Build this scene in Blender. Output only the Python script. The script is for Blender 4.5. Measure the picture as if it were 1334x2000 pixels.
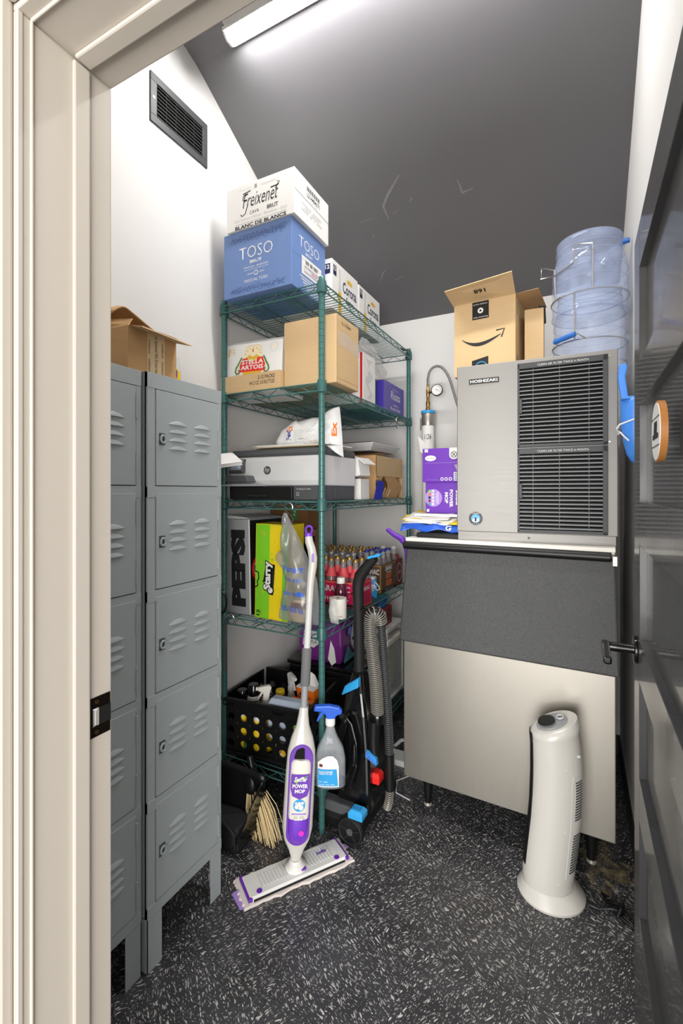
import bpy, bmesh, math, random
from mathutils import Vector, Matrix, noise
from mathutils.bvhtree import BVHTree
R = math.radians
PI = math.pi
random.seed(7)
scene = bpy.context.scene
for _o in list(bpy.data.objects):
    bpy.data.objects.remove(_o)
COL = scene.collection

# ------------------------------------------------------------------ camera
cam_d = bpy.data.cameras.new('camera')
cam = bpy.data.objects.new('camera', cam_d)
COL.objects.link(cam)
cam_d.sensor_fit = 'VERTICAL'
cam_d.sensor_height = 36.0
cam_d.lens = 902 / 2000 * 36.0
cam_d.shift_y = -40 / 2000
cam_d.clip_start = 0.02
cam.location = (0, 0, 1.345)
cam.rotation_euler = (R(90), 0, math.atan2(0.46, 0.888))
scene.camera = cam

# ------------------------------------------------------------------ world, added hall fill light, exposure
world = bpy.data.worlds.new('world')
scene.world = world
world.use_nodes = True
world.node_tree.nodes['Background'].inputs[0].default_value = (1.0, 0.97, 0.93, 1)
world.node_tree.nodes['Background'].inputs[1].default_value = 0.75

def area(name, loc, rot, sx, sy, power, col):
    d = bpy.data.lights.new(name, 'AREA')
    d.shape = 'RECTANGLE'; d.size = sx; d.size_y = sy; d.energy = power; d.color = col
    o = bpy.data.objects.new(name, d); COL.objects.link(o)
    o.location = loc; o.rotation_euler = rot
    return o
area('hall_fill_light', (0.6, -3.2, 1.20), (R(90), 0, R(8)), 4.6, 2.4, 370, (1.0, 0.98, 0.95))  # added fill: unseen area light behind the camera, brightens the room through the doorway
LAMP_STRENGTH = 80.0

scene.view_settings.view_transform = 'Standard'
scene.view_settings.look = 'None'
scene.view_settings.gamma = 1.0
scene.view_settings.use_curve_mapping = False
scene.view_settings.exposure = 0.3

# ------------------------------------------------------------------ materials
def lin(c):
    def f(v):
        v /= 255.0
        return v / 12.92 if v <= 0.04045 else ((v + 0.055) / 1.055) ** 2.4
    return (f(c[0]), f(c[1]), f(c[2]), 1.0)

MATS = {}
def M(name, col, rough=0.5, metal=0.0, var=0.06, scale=18.0, stretch=(1, 1, 1), bump=0.0, bscale=300.0,
      trans=0.0, ior=1.45, coat=0.0, rvar=0.0, emit=0.0, alpha=1.0):
    m = bpy.data.materials.new(name); m.use_nodes = True
    nt = m.node_tree; n = nt.nodes; l = nt.links
    b = n['Principled BSDF']
    tc = n.new('ShaderNodeTexCoord'); mp = n.new('ShaderNodeMapping')
    mp.inputs['Scale'].default_value = stretch
    l.new(tc.outputs['Object'], mp.inputs['Vector'])
    nz = n.new('ShaderNodeTexNoise'); nz.inputs['Scale'].default_value = scale; nz.inputs['Detail'].default_value = 5
    l.new(mp.outputs[0], nz.inputs['Vector'])
    c = lin(col)
    mx = n.new('ShaderNodeMix'); mx.data_type = 'RGBA'
    mx.inputs[6].default_value = tuple(max(0, v * (1 - var)) for v in c[:3]) + (1,)
    mx.inputs[7].default_value = tuple(min(1, v * (1 + var)) for v in c[:3]) + (1,)
    l.new(nz.outputs['Fac'], mx.inputs[0]); l.new(mx.outputs[2], b.inputs['Base Color'])
    b.inputs['Roughness'].default_value = rough
    b.inputs['Metallic'].default_value = metal
    b.inputs['IOR'].default_value = ior
    b.inputs['Transmission Weight'].default_value = trans
    b.inputs['Coat Weight'].default_value = coat
    b.inputs['Alpha'].default_value = alpha
    if rvar:
        mr = n.new('ShaderNodeMapRange')
        mr.inputs['To Min'].default_value = max(0, rough - rvar); mr.inputs['To Max'].default_value = rough + rvar
        l.new(nz.outputs['Fac'], mr.inputs['Value']); l.new(mr.outputs[0], b.inputs['Roughness'])
    if bump:
        n2 = n.new('ShaderNodeTexNoise'); n2.inputs['Scale'].default_value = bscale; n2.inputs['Detail'].default_value = 3
        l.new(mp.outputs[0], n2.inputs['Vector'])
        bp = n.new('ShaderNodeBump'); bp.inputs['Strength'].default_value = bump; bp.inputs['Distance'].default_value = 0.002
        l.new(n2.outputs['Fac'], bp.inputs['Height']); l.new(bp.outputs[0], b.inputs['Normal'])
    if emit:
        b.inputs['Emission Color'].default_value = (1, 0.98, 0.96, 1); b.inputs['Emission Strength'].default_value = emit
    MATS[name] = m
    return m

M('wall', (212, 211, 209), 0.75, var=0.012, scale=3, bump=0.06, bscale=220)
M('ceiling', (114, 113, 116), 0.62, var=0.05, scale=2.5, bump=0.08, bscale=260)
M('scuff', (146, 145, 145), 0.7, var=0.2, scale=60)
M('cream', (190, 182, 171), 0.42, var=0.03, scale=5, stretch=(1, 1, .25), bump=0.05, bscale=60)
M('hallwall', (196, 189, 180), 0.7, var=0.02, scale=4)
M('door', (66, 66, 67), 0.30, var=0.35, scale=6, stretch=(1, 1, .3), bump=0.12, bscale=40, rvar=.1, coat=.3)
M('basecove', (40, 40, 42), 0.5, var=.1)
M('locker', (163, 171, 172), 0.45, var=0.035, scale=40, bump=0.05, bscale=500)
M('lockerdark', (70, 77, 79), 0.5)
M('chrome', (205, 205, 205), 0.22, 1.0, var=.05)
M('brass', (176, 138, 82), 0.3, 1.0, var=.1)
M('bronze', (38, 30, 26), 0.28, .7, var=.2)
M('green', (60, 107, 103), 0.36, .1, var=.06, scale=60, coat=.3)
M('greendark', (54, 96, 93), 0.38, .1, var=.08, scale=60)
M('steel', (174, 169, 160), 0.40, .85, var=.05, scale=12, stretch=(40, 40, .6), rvar=.07, bump=.02, bscale=40)
M('steelh', (134, 132, 129), 0.48, .5, var=.04, scale=14, stretch=(.6, .6, 40), rvar=.08, bump=.02, bscale=40)
M('plastic_dark', (74, 76, 78), 0.5, var=.08, scale=30)
M('grille', (58, 60, 62), 0.5, var=.06)
M('lid', (62, 63, 64), 0.45, var=.42, scale=130, bump=.9, bscale=260)
M('black', (17, 17, 18), 0.4, var=.15)
M('blackgloss', (14, 14, 15), 0.18, var=.15, coat=.4)
M('blackmatte', (22, 22, 23), 0.65, var=.15)
M('inside', (8, 8, 8), 0.9)
M('white', (228, 227, 224), 0.45, var=.02)
M('whitegloss', (204, 201, 194), 0.25, var=.015, coat=.2)
M('offwhite', (226, 222, 214), 0.5, var=.03)
M('paper', (240, 238, 233), 0.8, var=.03)
M('cardboard', (200, 170, 128), 0.8, var=.07, scale=14, stretch=(1, 1, 6), bump=.12, bscale=90)
M('cardboard2', (188, 150, 104), 0.8, var=.09, scale=12, stretch=(1, 1, 5), bump=.12, bscale=90)
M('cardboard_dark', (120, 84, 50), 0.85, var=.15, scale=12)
M('kraft', (214, 188, 148), 0.6, var=.04)
M('ink', (24, 24, 26), 0.6, var=.05)
M('inkgrey', (150, 148, 146), 0.6, var=.05)
M('inkfaint', (196, 194, 190), 0.6, var=.05)
M('toso', (106, 134, 186), 0.5, var=.03, scale=8)
M('tosoink', (66, 88, 148), 0.5, var=.03)
M('gold', (222, 176, 40), 0.45, var=.06)
M('goldcap', (178, 142, 72), .35, .7, var=.1)
M('cream_print', (238, 224, 186), .5, var=.06)
M('red', (196, 32, 36), 0.42, var=.06)
M('redbright', (226, 38, 34), 0.35, var=.05)
M('darkred', (110, 28, 34), 0.5, var=.08)
M('pink', (206, 28, 88), 0.45, var=.08)
M('coral', (236, 92, 98), 0.5, var=.06)
M('brownprint', (88, 66, 52), 0.55, var=.1)
M('orange', (232, 118, 30), 0.5, var=.06)
M('yellow', (240, 204, 30), 0.5, var=.05)
M('lime', (124, 202, 34), 0.5, var=.04)
M('starryyellow', (232, 206, 20), 0.5, var=.04)
M('greenprint', (70, 128, 62), .5, var=.1)
M('indigo', (62, 48, 150), 0.4, var=.06)
M('indigoprint', (92, 80, 168), 0.45, var=.06)
M('purple', (104, 44, 172), 0.45, var=.04)
M('violet', (116, 60, 196), 0.3, var=.05, coat=.3)
M('lilac', (170, 140, 214), 0.45, var=.05)
M('magenta', (214, 40, 190), .4, var=.05)
M('padpurple', (112, 40, 122), 0.38, var=.08, coat=.3)
M('teal', (74, 150, 160), 0.5, var=.08)
M('blue', (44, 96, 206), 0.32, var=.05)
M('skyblue', (52, 158, 220), 0.35, var=.05)
M('scoopblue', (74, 142, 232), 0.35, var=.04)
M('gripblue', (44, 104, 184), 0.4, var=.06)
M('darknavy', (36, 40, 74), .5, var=.06)
M('slat', (128, 130, 132), .45, var=.05)
M('navy', (40, 48, 140), .45, var=.06)
M('cupblue', (34, 74, 130), .35, var=.08)
M('silver', (176, 177, 180), 0.42, .35, var=.04)
M('grey', (150, 152, 155), 0.5, var=.04)
M('lightgrey', (206, 206, 206), 0.5, var=.03)
M('foam', (112, 112, 114), 0.85, var=.08)
M('hosegrey', (150, 146, 138), 0.35, .2, var=.12)
M('poly', (226, 226, 226), 0.32, var=.05, scale=9, bump=.15, bscale=30)
M('straw', (228, 204, 154), 0.7, var=.15)
M('screen', (176, 188, 206), 0.2, var=.04)
M('wood', (178, 118, 58), 0.5, var=.2, scale=20, stretch=(1, 1, .2))
M('bluewater', (90, 150, 225), 0.05, trans=1.0, ior=1.2, var=.02)
M('soda_red', (120, 26, 22), 0.12, var=.2, coat=.5)
M('soda_dark', (52, 22, 16), 0.1, var=.2, coat=.5)
M('juice', (84, 30, 50), 0.12, var=.15, coat=.5)
M('diffuser', (255, 255, 252), 0.5, emit=LAMP_STRENGTH)
M('linen', (228, 218, 212), .9, var=.06, scale=80, bump=.5, bscale=250)

def film(name, col, density, rough=.18, tint=(1, 1, 1, 1), spread=.12, nscale=22):
    """thin clear plastic film: part see-through, part glossy"""
    m = bpy.data.materials.new(name); m.use_nodes = True
    nt = m.node_tree; n = nt.nodes; l = nt.links
    b = n['Principled BSDF']; out = n['Material Output']
    b.inputs['Base Color'].default_value = lin(col); b.inputs['Roughness'].default_value = rough
    b.inputs['Specular IOR Level'].default_value = .8
    tr = n.new('ShaderNodeBsdfTransparent'); tr.inputs[0].default_value = tint; mx = n.new('ShaderNodeMixShader')
    tc = n.new('ShaderNodeTexCoord'); nz = n.new('ShaderNodeTexNoise'); nz.inputs['Scale'].default_value = nscale; nz.inputs['Detail'].default_value = 6
    l.new(tc.outputs['Object'], nz.inputs['Vector'])
    mr = n.new('ShaderNodeMapRange'); mr.inputs['To Min'].default_value = density - spread; mr.inputs['To Max'].default_value = density + spread
    l.new(nz.outputs['Fac'], mr.inputs['Value']); l.new(mr.outputs[0], mx.inputs[0])
    l.new(tr.outputs[0], mx.inputs[1]); l.new(b.outputs[0], mx.inputs[2]); l.new(mx.outputs[0], out.inputs['Surface'])
    MATS[name] = m
film('film', (225, 225, 225), .30)
film('filmgrey', (146, 148, 150), .44, .16, (1, 1, 1, 1), .2)
film('stainedge', (168, 152, 112), .30, .6, (1, 1, 1, 1), 1.6, 28)
film('frost', (222, 228, 226), .42, .3)
film('clearblue', (206, 220, 250), .16, .05, (.965, .978, 1, 1))
film('glass', (220, 222, 222), .2, .05)
film('clear', (226, 232, 238), .24, .06)

def floor_mat(name, ang):
    m = bpy.data.materials.new(name); m.use_nodes = True
    nt = m.node_tree; n = nt.nodes; l = nt.links; b = n['Principled BSDF']
    g = n.new('ShaderNodeNewGeometry')
    base = n.new('ShaderNodeTexNoise'); base.inputs['Scale'].default_value = 7; base.inputs['Detail'].default_value = 6
    l.new(g.outputs['Position'], base.inputs['Vector'])
    warp = n.new('ShaderNodeTexNoise'); warp.inputs['Scale'].default_value = 14
    l.new(g.outputs['Position'], warp.inputs['Vector'])
    wv = n.new('ShaderNodeVectorMath'); wv.operation = 'MULTIPLY_ADD'
    l.new(warp.outputs['Color'], wv.inputs[0]); wv.inputs[1].default_value = (.03, .03, 0); l.new(g.outputs['Position'], wv.inputs[2])
    facs = []
    for k, (sc, st, rot, lo, hi) in enumerate(((170, .26, ang, .10, .34), (290, .32, ang + 14, .05, .36), (110, .22, ang - 12, .02, .26))):
        mp = n.new('ShaderNodeMapping'); mp.vector_type = 'TEXTURE'
        mp.inputs['Rotation'].default_value = (0, 0, R(rot)); mp.inputs['Scale'].default_value = (1 / st, 1, 1)
        l.new(wv.outputs[0], mp.inputs['Vector'])
        vo = n.new('ShaderNodeTexVoronoi'); vo.voronoi_dimensions = '2D'; vo.inputs['Scale'].default_value = sc
        l.new(mp.outputs[0], vo.inputs['Vector'])
        sep = n.new('ShaderNodeSeparateColor'); l.new(vo.outputs['Color'], sep.inputs[0])
        mr = n.new('ShaderNodeMapRange'); mr.inputs['From Min'].default_value = .22; mr.inputs['To Min'].default_value = 0; mr.inputs['To Max'].default_value = hi
        l.new(sep.outputs[0], mr.inputs['Value'])
        sub = n.new('ShaderNodeMath'); sub.operation = 'SUBTRACT'; l.new(mr.outputs[0], sub.inputs[0]); l.new(vo.outputs['Distance'], sub.inputs[1])
        st_ = n.new('ShaderNodeMapRange'); st_.inputs['From Min'].default_value = 0; st_.inputs['From Max'].default_value = .07
        l.new(sub.outputs[0], st_.inputs['Value'])
        mul = n.new('ShaderNodeMath'); mul.operation = 'MULTIPLY'; l.new(st_.outputs[0], mul.inputs[0]); l.new(sep.outputs[1], mul.inputs[1])
        facs.append(mul)
    mx1 = n.new('ShaderNodeMath'); mx1.operation = 'MAXIMUM'; l.new(facs[0].outputs[0], mx1.inputs[0]); l.new(facs[1].outputs[0], mx1.inputs[1])
    mx2 = n.new('ShaderNodeMath'); mx2.operation = 'MAXIMUM'; l.new(mx1.outputs[0], mx2.inputs[0]); l.new(facs[2].outputs[0], mx2.inputs[1])
    dk = n.new('ShaderNodeMix'); dk.data_type = 'RGBA'
    dk.inputs[6].default_value = lin((26, 26, 29)); dk.inputs[7].default_value = lin((76, 76, 80)); l.new(base.outputs['Fac'], dk.inputs[0])
    cm = n.new('ShaderNodeMix'); cm.data_type = 'RGBA'; cm.inputs[7].default_value = lin((214, 212, 208))
    l.new(dk.outputs[2], cm.inputs[6]); l.new(mx2.outputs[0], cm.inputs[0]); l.new(cm.outputs[2], b.inputs['Base Color'])
    rr = n.new('ShaderNodeMapRange'); rr.inputs['To Min'].default_value = .26; rr.inputs['To Max'].default_value = .46
    l.new(base.outputs['Fac'], rr.inputs['Value']); l.new(rr.outputs[0], b.inputs['Roughness'])
    MATS[name] = m
floor_mat('tile_a', 62); floor_mat('tile_b', -28)

# ------------------------------------------------------------------ mesh builder
class MB:
    def __init__(s): s.v = []; s.f = []
    def add(s, vs, fs):
        o = len(s.v); s.v += [tuple(p) for p in vs]; s.f += [tuple(i + o for i in q) for q in fs]; return s
    def box(s, x0, x1, y0, y1, z0, z1):
        return s.add([(x0, y0, z0), (x1, y0, z0), (x1, y1, z0), (x0, y1, z0), (x0, y0, z1), (x1, y0, z1), (x1, y1, z1), (x0, y1, z1)],
                     [(0, 3, 2, 1), (4, 5, 6, 7), (0, 1, 5, 4), (1, 2, 6, 5), (2, 3, 7, 6), (3, 0, 4, 7)])
    def hexa(s, pts):
        return s.add(pts, [(0, 3, 2, 1), (4, 5, 6, 7), (0, 1, 5, 4), (1, 2, 6, 5), (2, 3, 7, 6), (3, 0, 4, 7)])
    def tube(s, pts, r, n=8, closed=False, cap=True):
        pts = [Vector(p) for p in pts]; m = len(pts)
        rs = r if isinstance(r, (list, tuple)) else [r] * m
        vs = []; fs = []; up = None
        for i, p in enumerate(pts):
            a = pts[(i - 1) % m] if (closed or i > 0) else p
            b = pts[(i + 1) % m] if (closed or i < m - 1) else p
            t = (b - a)
            t = t.normalized() if t.length > 1e-9 else Vector((0, 0, 1))
            if up is None:
                up = Vector((0, 0, 1)) if abs(t.z) < .9 else Vector((1, 0, 0))
            up = (up - t * up.dot(t))
            up = up.normalized() if up.length > 1e-6 else t.orthogonal().normalized()
            w = t.cross(up)
            for k in range(n):
                a_ = 2 * PI * k / n
                vs.append(p + (up * math.cos(a_) + w * math.sin(a_)) * rs[i])
        rng = m if closed else m - 1
        for i in range(rng):
            j = (i + 1) % m
            for k in range(n):
                q = (k + 1) % n
                fs.append((i * n + k, i * n + q, j * n + q, j * n + k))
        if cap and not closed:
            fs.append(tuple(range(n - 1, -1, -1))); fs.append(tuple((m - 1) * n + k for k in range(n)))
        return s.add(vs, fs)
    def cyl(s, p0, p1, r, n=16, r1=None):
        return s.tube([p0, p1], [r, r if r1 is None else r1], n)
    def lathe(s, prof, n=24, c=(0, 0), sx=1, sy=1, z0=0, cap0=True, cap1=True):
        vs = []; fs = []; m = len(prof)
        for r, z in prof:
            for k in range(n):
                a = 2 * PI * k / n
                vs.append((c[0] + r * sx * math.cos(a), c[1] + r * sy * math.sin(a), z + z0))
        for i in range(m - 1):
            for k in range(n):
                q = (k + 1) % n
                fs.append((i * n + k, i * n + q, (i + 1) * n + q, (i + 1) * n + k))
        if cap0: fs.append(tuple(range(n - 1, -1, -1)))
        if cap1: fs.append(tuple((m - 1) * n + k for k in range(n)))
        return s.add(vs, fs)
    def loft(s, rings, cap=True):
        n = len(rings[0]); vs = [p for r in rings for p in r]; fs = []
        for i in range(len(rings) - 1):
            for k in range(n):
                q = (k + 1) % n
                fs.append((i * n + k, i * n + q, (i + 1) * n + q, (i + 1) * n + k))
        if cap:
            fs.append(tuple(range(n - 1, -1, -1))); fs.append(tuple((len(rings) - 1) * n + k for k in range(n)))
        return s.add(vs, fs)
    def prism(s, poly, axis, a, b):
        n = len(poly)
        def pt(p, d):
            return (d, p[0], p[1]) if axis == 'x' else ((p[0], d, p[1]) if axis == 'y' else (p[0], p[1], d))
        vs = [pt(p, a) for p in poly] + [pt(p, b) for p in poly]
        fs = [tuple(range(n))[::-1], tuple(range(n, 2 * n))] + [(i, (i + 1) % n, n + (i + 1) % n, n + i) for i in range(n)]
        return s.add(vs, fs)
    def grid(s, fn, nu, nv):
        vs = [fn(i / nu, j / nv) for j in range(nv + 1) for i in range(nu + 1)]
        w = nu + 1
        return s.add(vs, [(j * w + i, j * w + i + 1, (j + 1) * w + i + 1, (j + 1) * w + i) for j in range(nv) for i in range(nu)])
    def xf(s, mat):
        s.v = [tuple(mat @ Vector(p)) for p in s.v]; return s
    def bvh(s): return BVHTree.FromPolygons([Vector(p) for p in s.v], s.f)
    def mesh(s, name, mat, smooth=False, ang=40):
        me = bpy.data.meshes.new(name); me.from_pydata(s.v, [], s.f)
        bm = bmesh.new(); bm.from_mesh(me); bmesh.ops.recalc_face_normals(bm, faces=bm.faces); bm.to_mesh(me); bm.free()
        if smooth:
            me.shade_smooth(); me.set_sharp_from_angle(angle=R(ang))
        if mat: me.materials.append(MATS[mat])
        return me
    def build(s, name, mat, parent=None, smooth=False, bev=0, seg=2, loc=None, rot=None, solid=0, sub=0, ang=40, stuff=False, label=None):
        o = bpy.data.objects.new(name, s.mesh(name, mat, smooth or sub > 0, ang)); COL.objects.link(o)
        if parent: o.parent = parent
        if loc: o.location = loc
        if rot is not None: o.rotation_euler = rot if isinstance(rot, (tuple, list)) else (0, 0, rot)
        if solid:
            md = o.modifiers.new('solid', 'SOLIDIFY'); md.thickness = solid; md.offset = 0
        if bev:
            md = o.modifiers.new('bevel', 'BEVEL'); md.width = bev; md.segments = seg; md.limit_method = 'ANGLE'; md.angle_limit = R(50)
        if sub:
            md = o.modifiers.new('sub', 'SUBSURF'); md.levels = sub; md.render_levels = sub
        if stuff: o['kind'] = 'stuff'
        if label: o['label'] = label
        return o

def B(*a): return MB().box(*a)
def thing(name, label, cat, loc=(0, 0, 0), rz=0.0, group=None):
    o = bpy.data.objects.new(name, None); COL.objects.link(o); o.empty_display_size = .05
    o.location = loc; o.rotation_euler = rz if isinstance(rz, (tuple, list)) else (0, 0, rz)
    o['label'] = label; o['category'] = cat
    if group: o['group'] = group
    return o
def tag(o, label, cat, group=None):
    o['label'] = label; o['category'] = cat
    if group: o['group'] = group
    return o
def struct(o): o['kind'] = 'structure'; return o
def copy_tree(o, parent=None, label=None, group=None):
    c = o.copy(); COL.objects.link(c); c.parent = parent
    if label: c['label'] = label
    if group: c['group'] = group
    for ch in o.children: copy_tree(ch, c)
    return c

# faces of a box whose local origin is its front-left-bottom corner (x right, y deep, z up)
def face_mat(face, w=0, d=0, h=0, e=0.0006):
    if face == 'front': return Matrix(((1, 0, 0, 0), (0, 0, -1, -e), (0, 1, 0, 0), (0, 0, 0, 1)))
    if face == 'right': return Matrix(((0, 0, 1, w + e), (1, 0, 0, 0), (0, 1, 0, 0), (0, 0, 0, 1)))
    if face == 'top': return Matrix(((1, 0, 0, 0), (0, 1, 0, 0), (0, 0, 1, h + e), (0, 0, 0, 1)))
    if face == 'left': return Matrix(((0, 0, -1, -e), (-1, 0, 0, d), (0, 1, 0, 0), (0, 0, 0, 1)))
def poly(parent, fm, pts, mat, name='print', label=None):
    n = len(pts)
    o = MB().add([fm @ Vector((p[0], p[1], 0)) for p in pts], [tuple(range(n))]).build(name, mat, parent)
    if label: o['label'] = label
    return o
def rect(parent, fm, x0, y0, x1, y1, mat, name='print'):
    return poly(parent, fm, [(x0, y0), (x1, y0), (x1, y1), (x0, y1)], mat, name)
def disc(parent, fm, cx, cy, r, mat, name='print', ry=None, n=28):
    return poly(parent, fm, [(cx + r * math.cos(2 * PI * k / n), cy + (ry or r) * math.sin(2 * PI * k / n)) for k in range(n)], mat, name)
def strokes(parent, fm, lines, w, mat, name='print'):
    """flat printed strokes: polylines with width"""
    mb = MB()
    for ln in lines:
        L = []; Rr = []
        for i, p in enumerate(ln):
            a = Vector(ln[max(i - 1, 0)]); b = Vector(ln[min(i + 1, len(ln) - 1)]); t = (b - a); t = t.normalized() if t.length else Vector((1, 0))
            nn = Vector((-t.y, t.x)) * w / 2; q = Vector(p)
            L.append(fm @ Vector((q.x + nn.x, q.y + nn.y, 0))); Rr.append(fm @ Vector((q.x - nn.x, q.y - nn.y, 0)))
        n = len(ln)
        mb.add(L + Rr, [(i, n + i, n + i + 1, i + 1) for i in range(n - 1)])
    return mb.build(name, mat, parent)
TEXTS = []
def text(parent, fm, s, x0, y0, x1, y1, mat='ink', bold=0.0, shear=0.0, rot=0, bvh=None, name='lettering', off=0.0008, space=1.0):
    """lettering fitted into the rectangle x0..x1, y0..y1 of face fm; rot turns it by quarter turns"""
    cu = bpy.data.curves.new(name, 'FONT'); cu.body = s; cu.offset = bold; cu.shear = shear; cu.resolution_u = 2
    cu.align_x = 'CENTER'; cu.space_line = .85; cu.space_character = space
    o = bpy.data.objects.new('text_source', cu); COL.objects.link(o)
    TEXTS.append((o, parent, fm, (x0, y0, x1, y1), mat, rot, bvh, name, off))
def flush_texts():
    dg = bpy.context.evaluated_depsgraph_get()
    for o, parent, fm, (x0, y0, x1, y1), mat, rot, bvh, name, off in TEXTS:
        me = bpy.data.meshes.new_from_object(o.evaluated_get(dg)); me.name = name
        pts = [Vector((v.co.x, v.co.y)) for v in me.vertices]
        for _ in range(rot % 4): pts = [Vector((-p.y, p.x)) for p in pts]
        ax = min(p.x for p in pts); bx = max(p.x for p in pts); ay = min(p.y for p in pts); by = max(p.y for p in pts)
        for v, p in zip(me.vertices, pts):
            q = fm @ Vector((x0 + (p.x - ax) / max(bx - ax, 1e-6) * (x1 - x0), y0 + (p.y - ay) / max(by - ay, 1e-6) * (y1 - y0), 0))
            if bvh:
                nrm = (fm.to_3x3() @ Vector((0, 0, 1))).normalized()
                hit = bvh.ray_cast(q + nrm * .3, -nrm)
                if hit[0] is not None: q = hit[0] + nrm * off
            v.co = q
        me.materials.clear(); me.materials.append(MATS[mat])
        t = bpy.data.objects.new(name, me); COL.objects.link(t); t.parent = parent
        bpy.data.objects.remove(o)
    TEXTS.clear()

def puff(outline, thick, wr=.004, ws=18, rings=7, m=64, back=.5, seed=0, pw=.5, folds=0):
    """a stuffed, creased bag with the given x-z outline; bulges towards -y (front) and +y (back)"""
    L = [Vector(p) for p in outline]; per = [0]
    for i in range(len(L)): per.append(per[-1] + (L[(i + 1) % len(L)] - L[i]).length)
    tot = per[-1]; pts = []
    for k in range(m):
        d = tot * k / m; i = max(j for j in range(len(L)) if per[j] <= d)
        t = (d - per[i]) / max(per[i + 1] - per[i], 1e-9); pts.append(L[i].lerp(L[(i + 1) % len(L)], t))
    c = sum(pts, Vector((0, 0))) / m
    mb = MB()
    for sgn, th in ((-1, thick), (1, thick * back)):
        vs = []; fs = []
        for r in range(rings + 1):
            q = 1 - r / rings
            for k, p in enumerate(pts):
                xz = c + (p - c) * max(q, .02)
                b = th * max(0, 1 - q ** 2.4) ** pw
                w = wr * noise.noise(Vector((xz.x * ws, seed, xz.y * ws))) * min(1, (1 - q) * 3 + .25)
                if folds: w += wr * 1.3 * math.sin(folds * math.atan2(xz.x - c.x, max(outline[0][1] - xz.y, .01) + .02)) * min(1, (1 - q) * 3)
                vs.append((xz.x, sgn * (b + w), xz.y))
        for r in range(rings):
            for k in range(m):
                q2 = (k + 1) % m
                fs.append((r * m + k, r * m + q2, (r + 1) * m + q2, (r + 1) * m + k))
        fs.append(tuple(rings * m + k for k in range(m)))
        mb.add(vs, fs)
    return mb

# ================================================================== THE SETTING
XL, XR, YB, ZC, YR = -1.44, 0.178, 2.75, 3.17, 1.42     # left wall, right wall, back wall, flat ceiling, ridge
fl = struct(B(-2.2, 1.0, -1.6, YB + .1, -.06, -.003).build('floor', 'black'))
T = .3048
tm = {}
for k, mname in enumerate(('tile_a', 'tile_b')):
    tm[k] = MB().hexa([(0, 0, -.0029), (T - .0005, 0, -.0029), (T - .0005, T - .0005, -.0029), (0, T - .0005, -.0029),
                       (.0004, .0004, 0), (T - .0009, .0004, 0), (T - .0009, T - .0009, 0), (.0004, T - .0009, 0)]).mesh('tile', mname)
for i in range(-7, 3):
    for j in range(-4, 10):
        x = i * T - .13; y = j * T + .09
        if x + T < XL or x > .6 or y > YB: continue
        o = bpy.data.objects.new('tile', tm[(i + j) % 2]); COL.objects.link(o); o.parent = fl; o.location = (x, y, 0)
struct(B(XL - .12, XL, .3, YB + .1, 0, 3.3).build('wall_left', 'wall'))
struct(B(XL, XR, YB, YB + .1, 0, 2.6).build('wall_back', 'wall'))
struct(B(XR, XR + .12, .37, YB + .1, 0, 3.3).build('wall_right', 'wall'))
wf = MB()
wf.box(XL - .8, -.735, .37, .52, 0, 3.3).box(-.735, XR + .12, .37, .52, 2.055, 3.3).box(XR + .12, 1.0, .37, .52, 0, 3.3)
struct(wf.build('wall_front', 'hallwall'))
SL = 0.566
ce = MB().prism([(.4, ZC), (YR - .09, ZC), (YR - .03, ZC - .004), (YR + .03, ZC - .026), (YR + .09, ZC - .058), (YB + .1, ZC - .058 - SL * (YB + .01 - YR)),
                 (YB + .1, 3.4), (.4, 3.4)], 'x', XL - .05, XR + .05)
ceil = struct(ce.build('ceiling', 'ceiling'))
# dark rubber cove base
for nm, a in (('baseboard_left', (XL, XL + .008, .52, YB, 0, .1)), ('baseboard_back', (XL + .008, XR, YB - .008, YB, 0, .1)),
              ('baseboard_right', (XR - .008, XR, 1.0, YB - .008, 0, .1))):
    struct(B(*a).build(nm, 'basecove', bev=.003))
# faint scuffs on the sloped ceiling
def slope(x, y, lift=.0012): return (x, y - lift * .49, ZC - .058 - SL * (y - YR - .09) - lift * .87)
for pts, w in (([(-.75, 2.03), (-.83, 2.09), (-.87, 2.13), (-.865, 2.19)], .012), ([(-.72, 2.13), (-.74, 2.145)], .012), ([(-.80, 2.16), (-.84, 2.175)], .006),
               ([(-.50, 2.115), (-.49, 2.17), (-.44, 2.165)], .011), ([(-.97, 2.24), (-.975, 2.255)], .012), ([(-.97, 2.42), (-1.0, 2.44), (-1.03, 2.48)], .008),
               ([(-.89, 2.48), (-.95, 2.49)], .008), ([(-1.02, 2.17), (-.93, 2.165)], .006)):
    mb = MB(); L = []; Rr = []
    for i, p in enumerate(pts):
        a = Vector(pts[max(i - 1, 0)]); b = Vector(pts[min(i + 1, len(pts) - 1)]); t = (b - a).normalized()
        ww = w * (.35 if i in (0, len(pts) - 1) else 1) * .5
        L.append(slope(p[0] - t.y * ww, p[1] + t.x * ww)); Rr.append(slope(p[0] + t.y * ww, p[1] - t.x * ww))
    n = len(pts)
    mb.add(L + Rr, [(i, n + i, n + i + 1, i + 1) for i in range(n - 1)]).build('scuff_mark', 'scuff', ceil)

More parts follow.
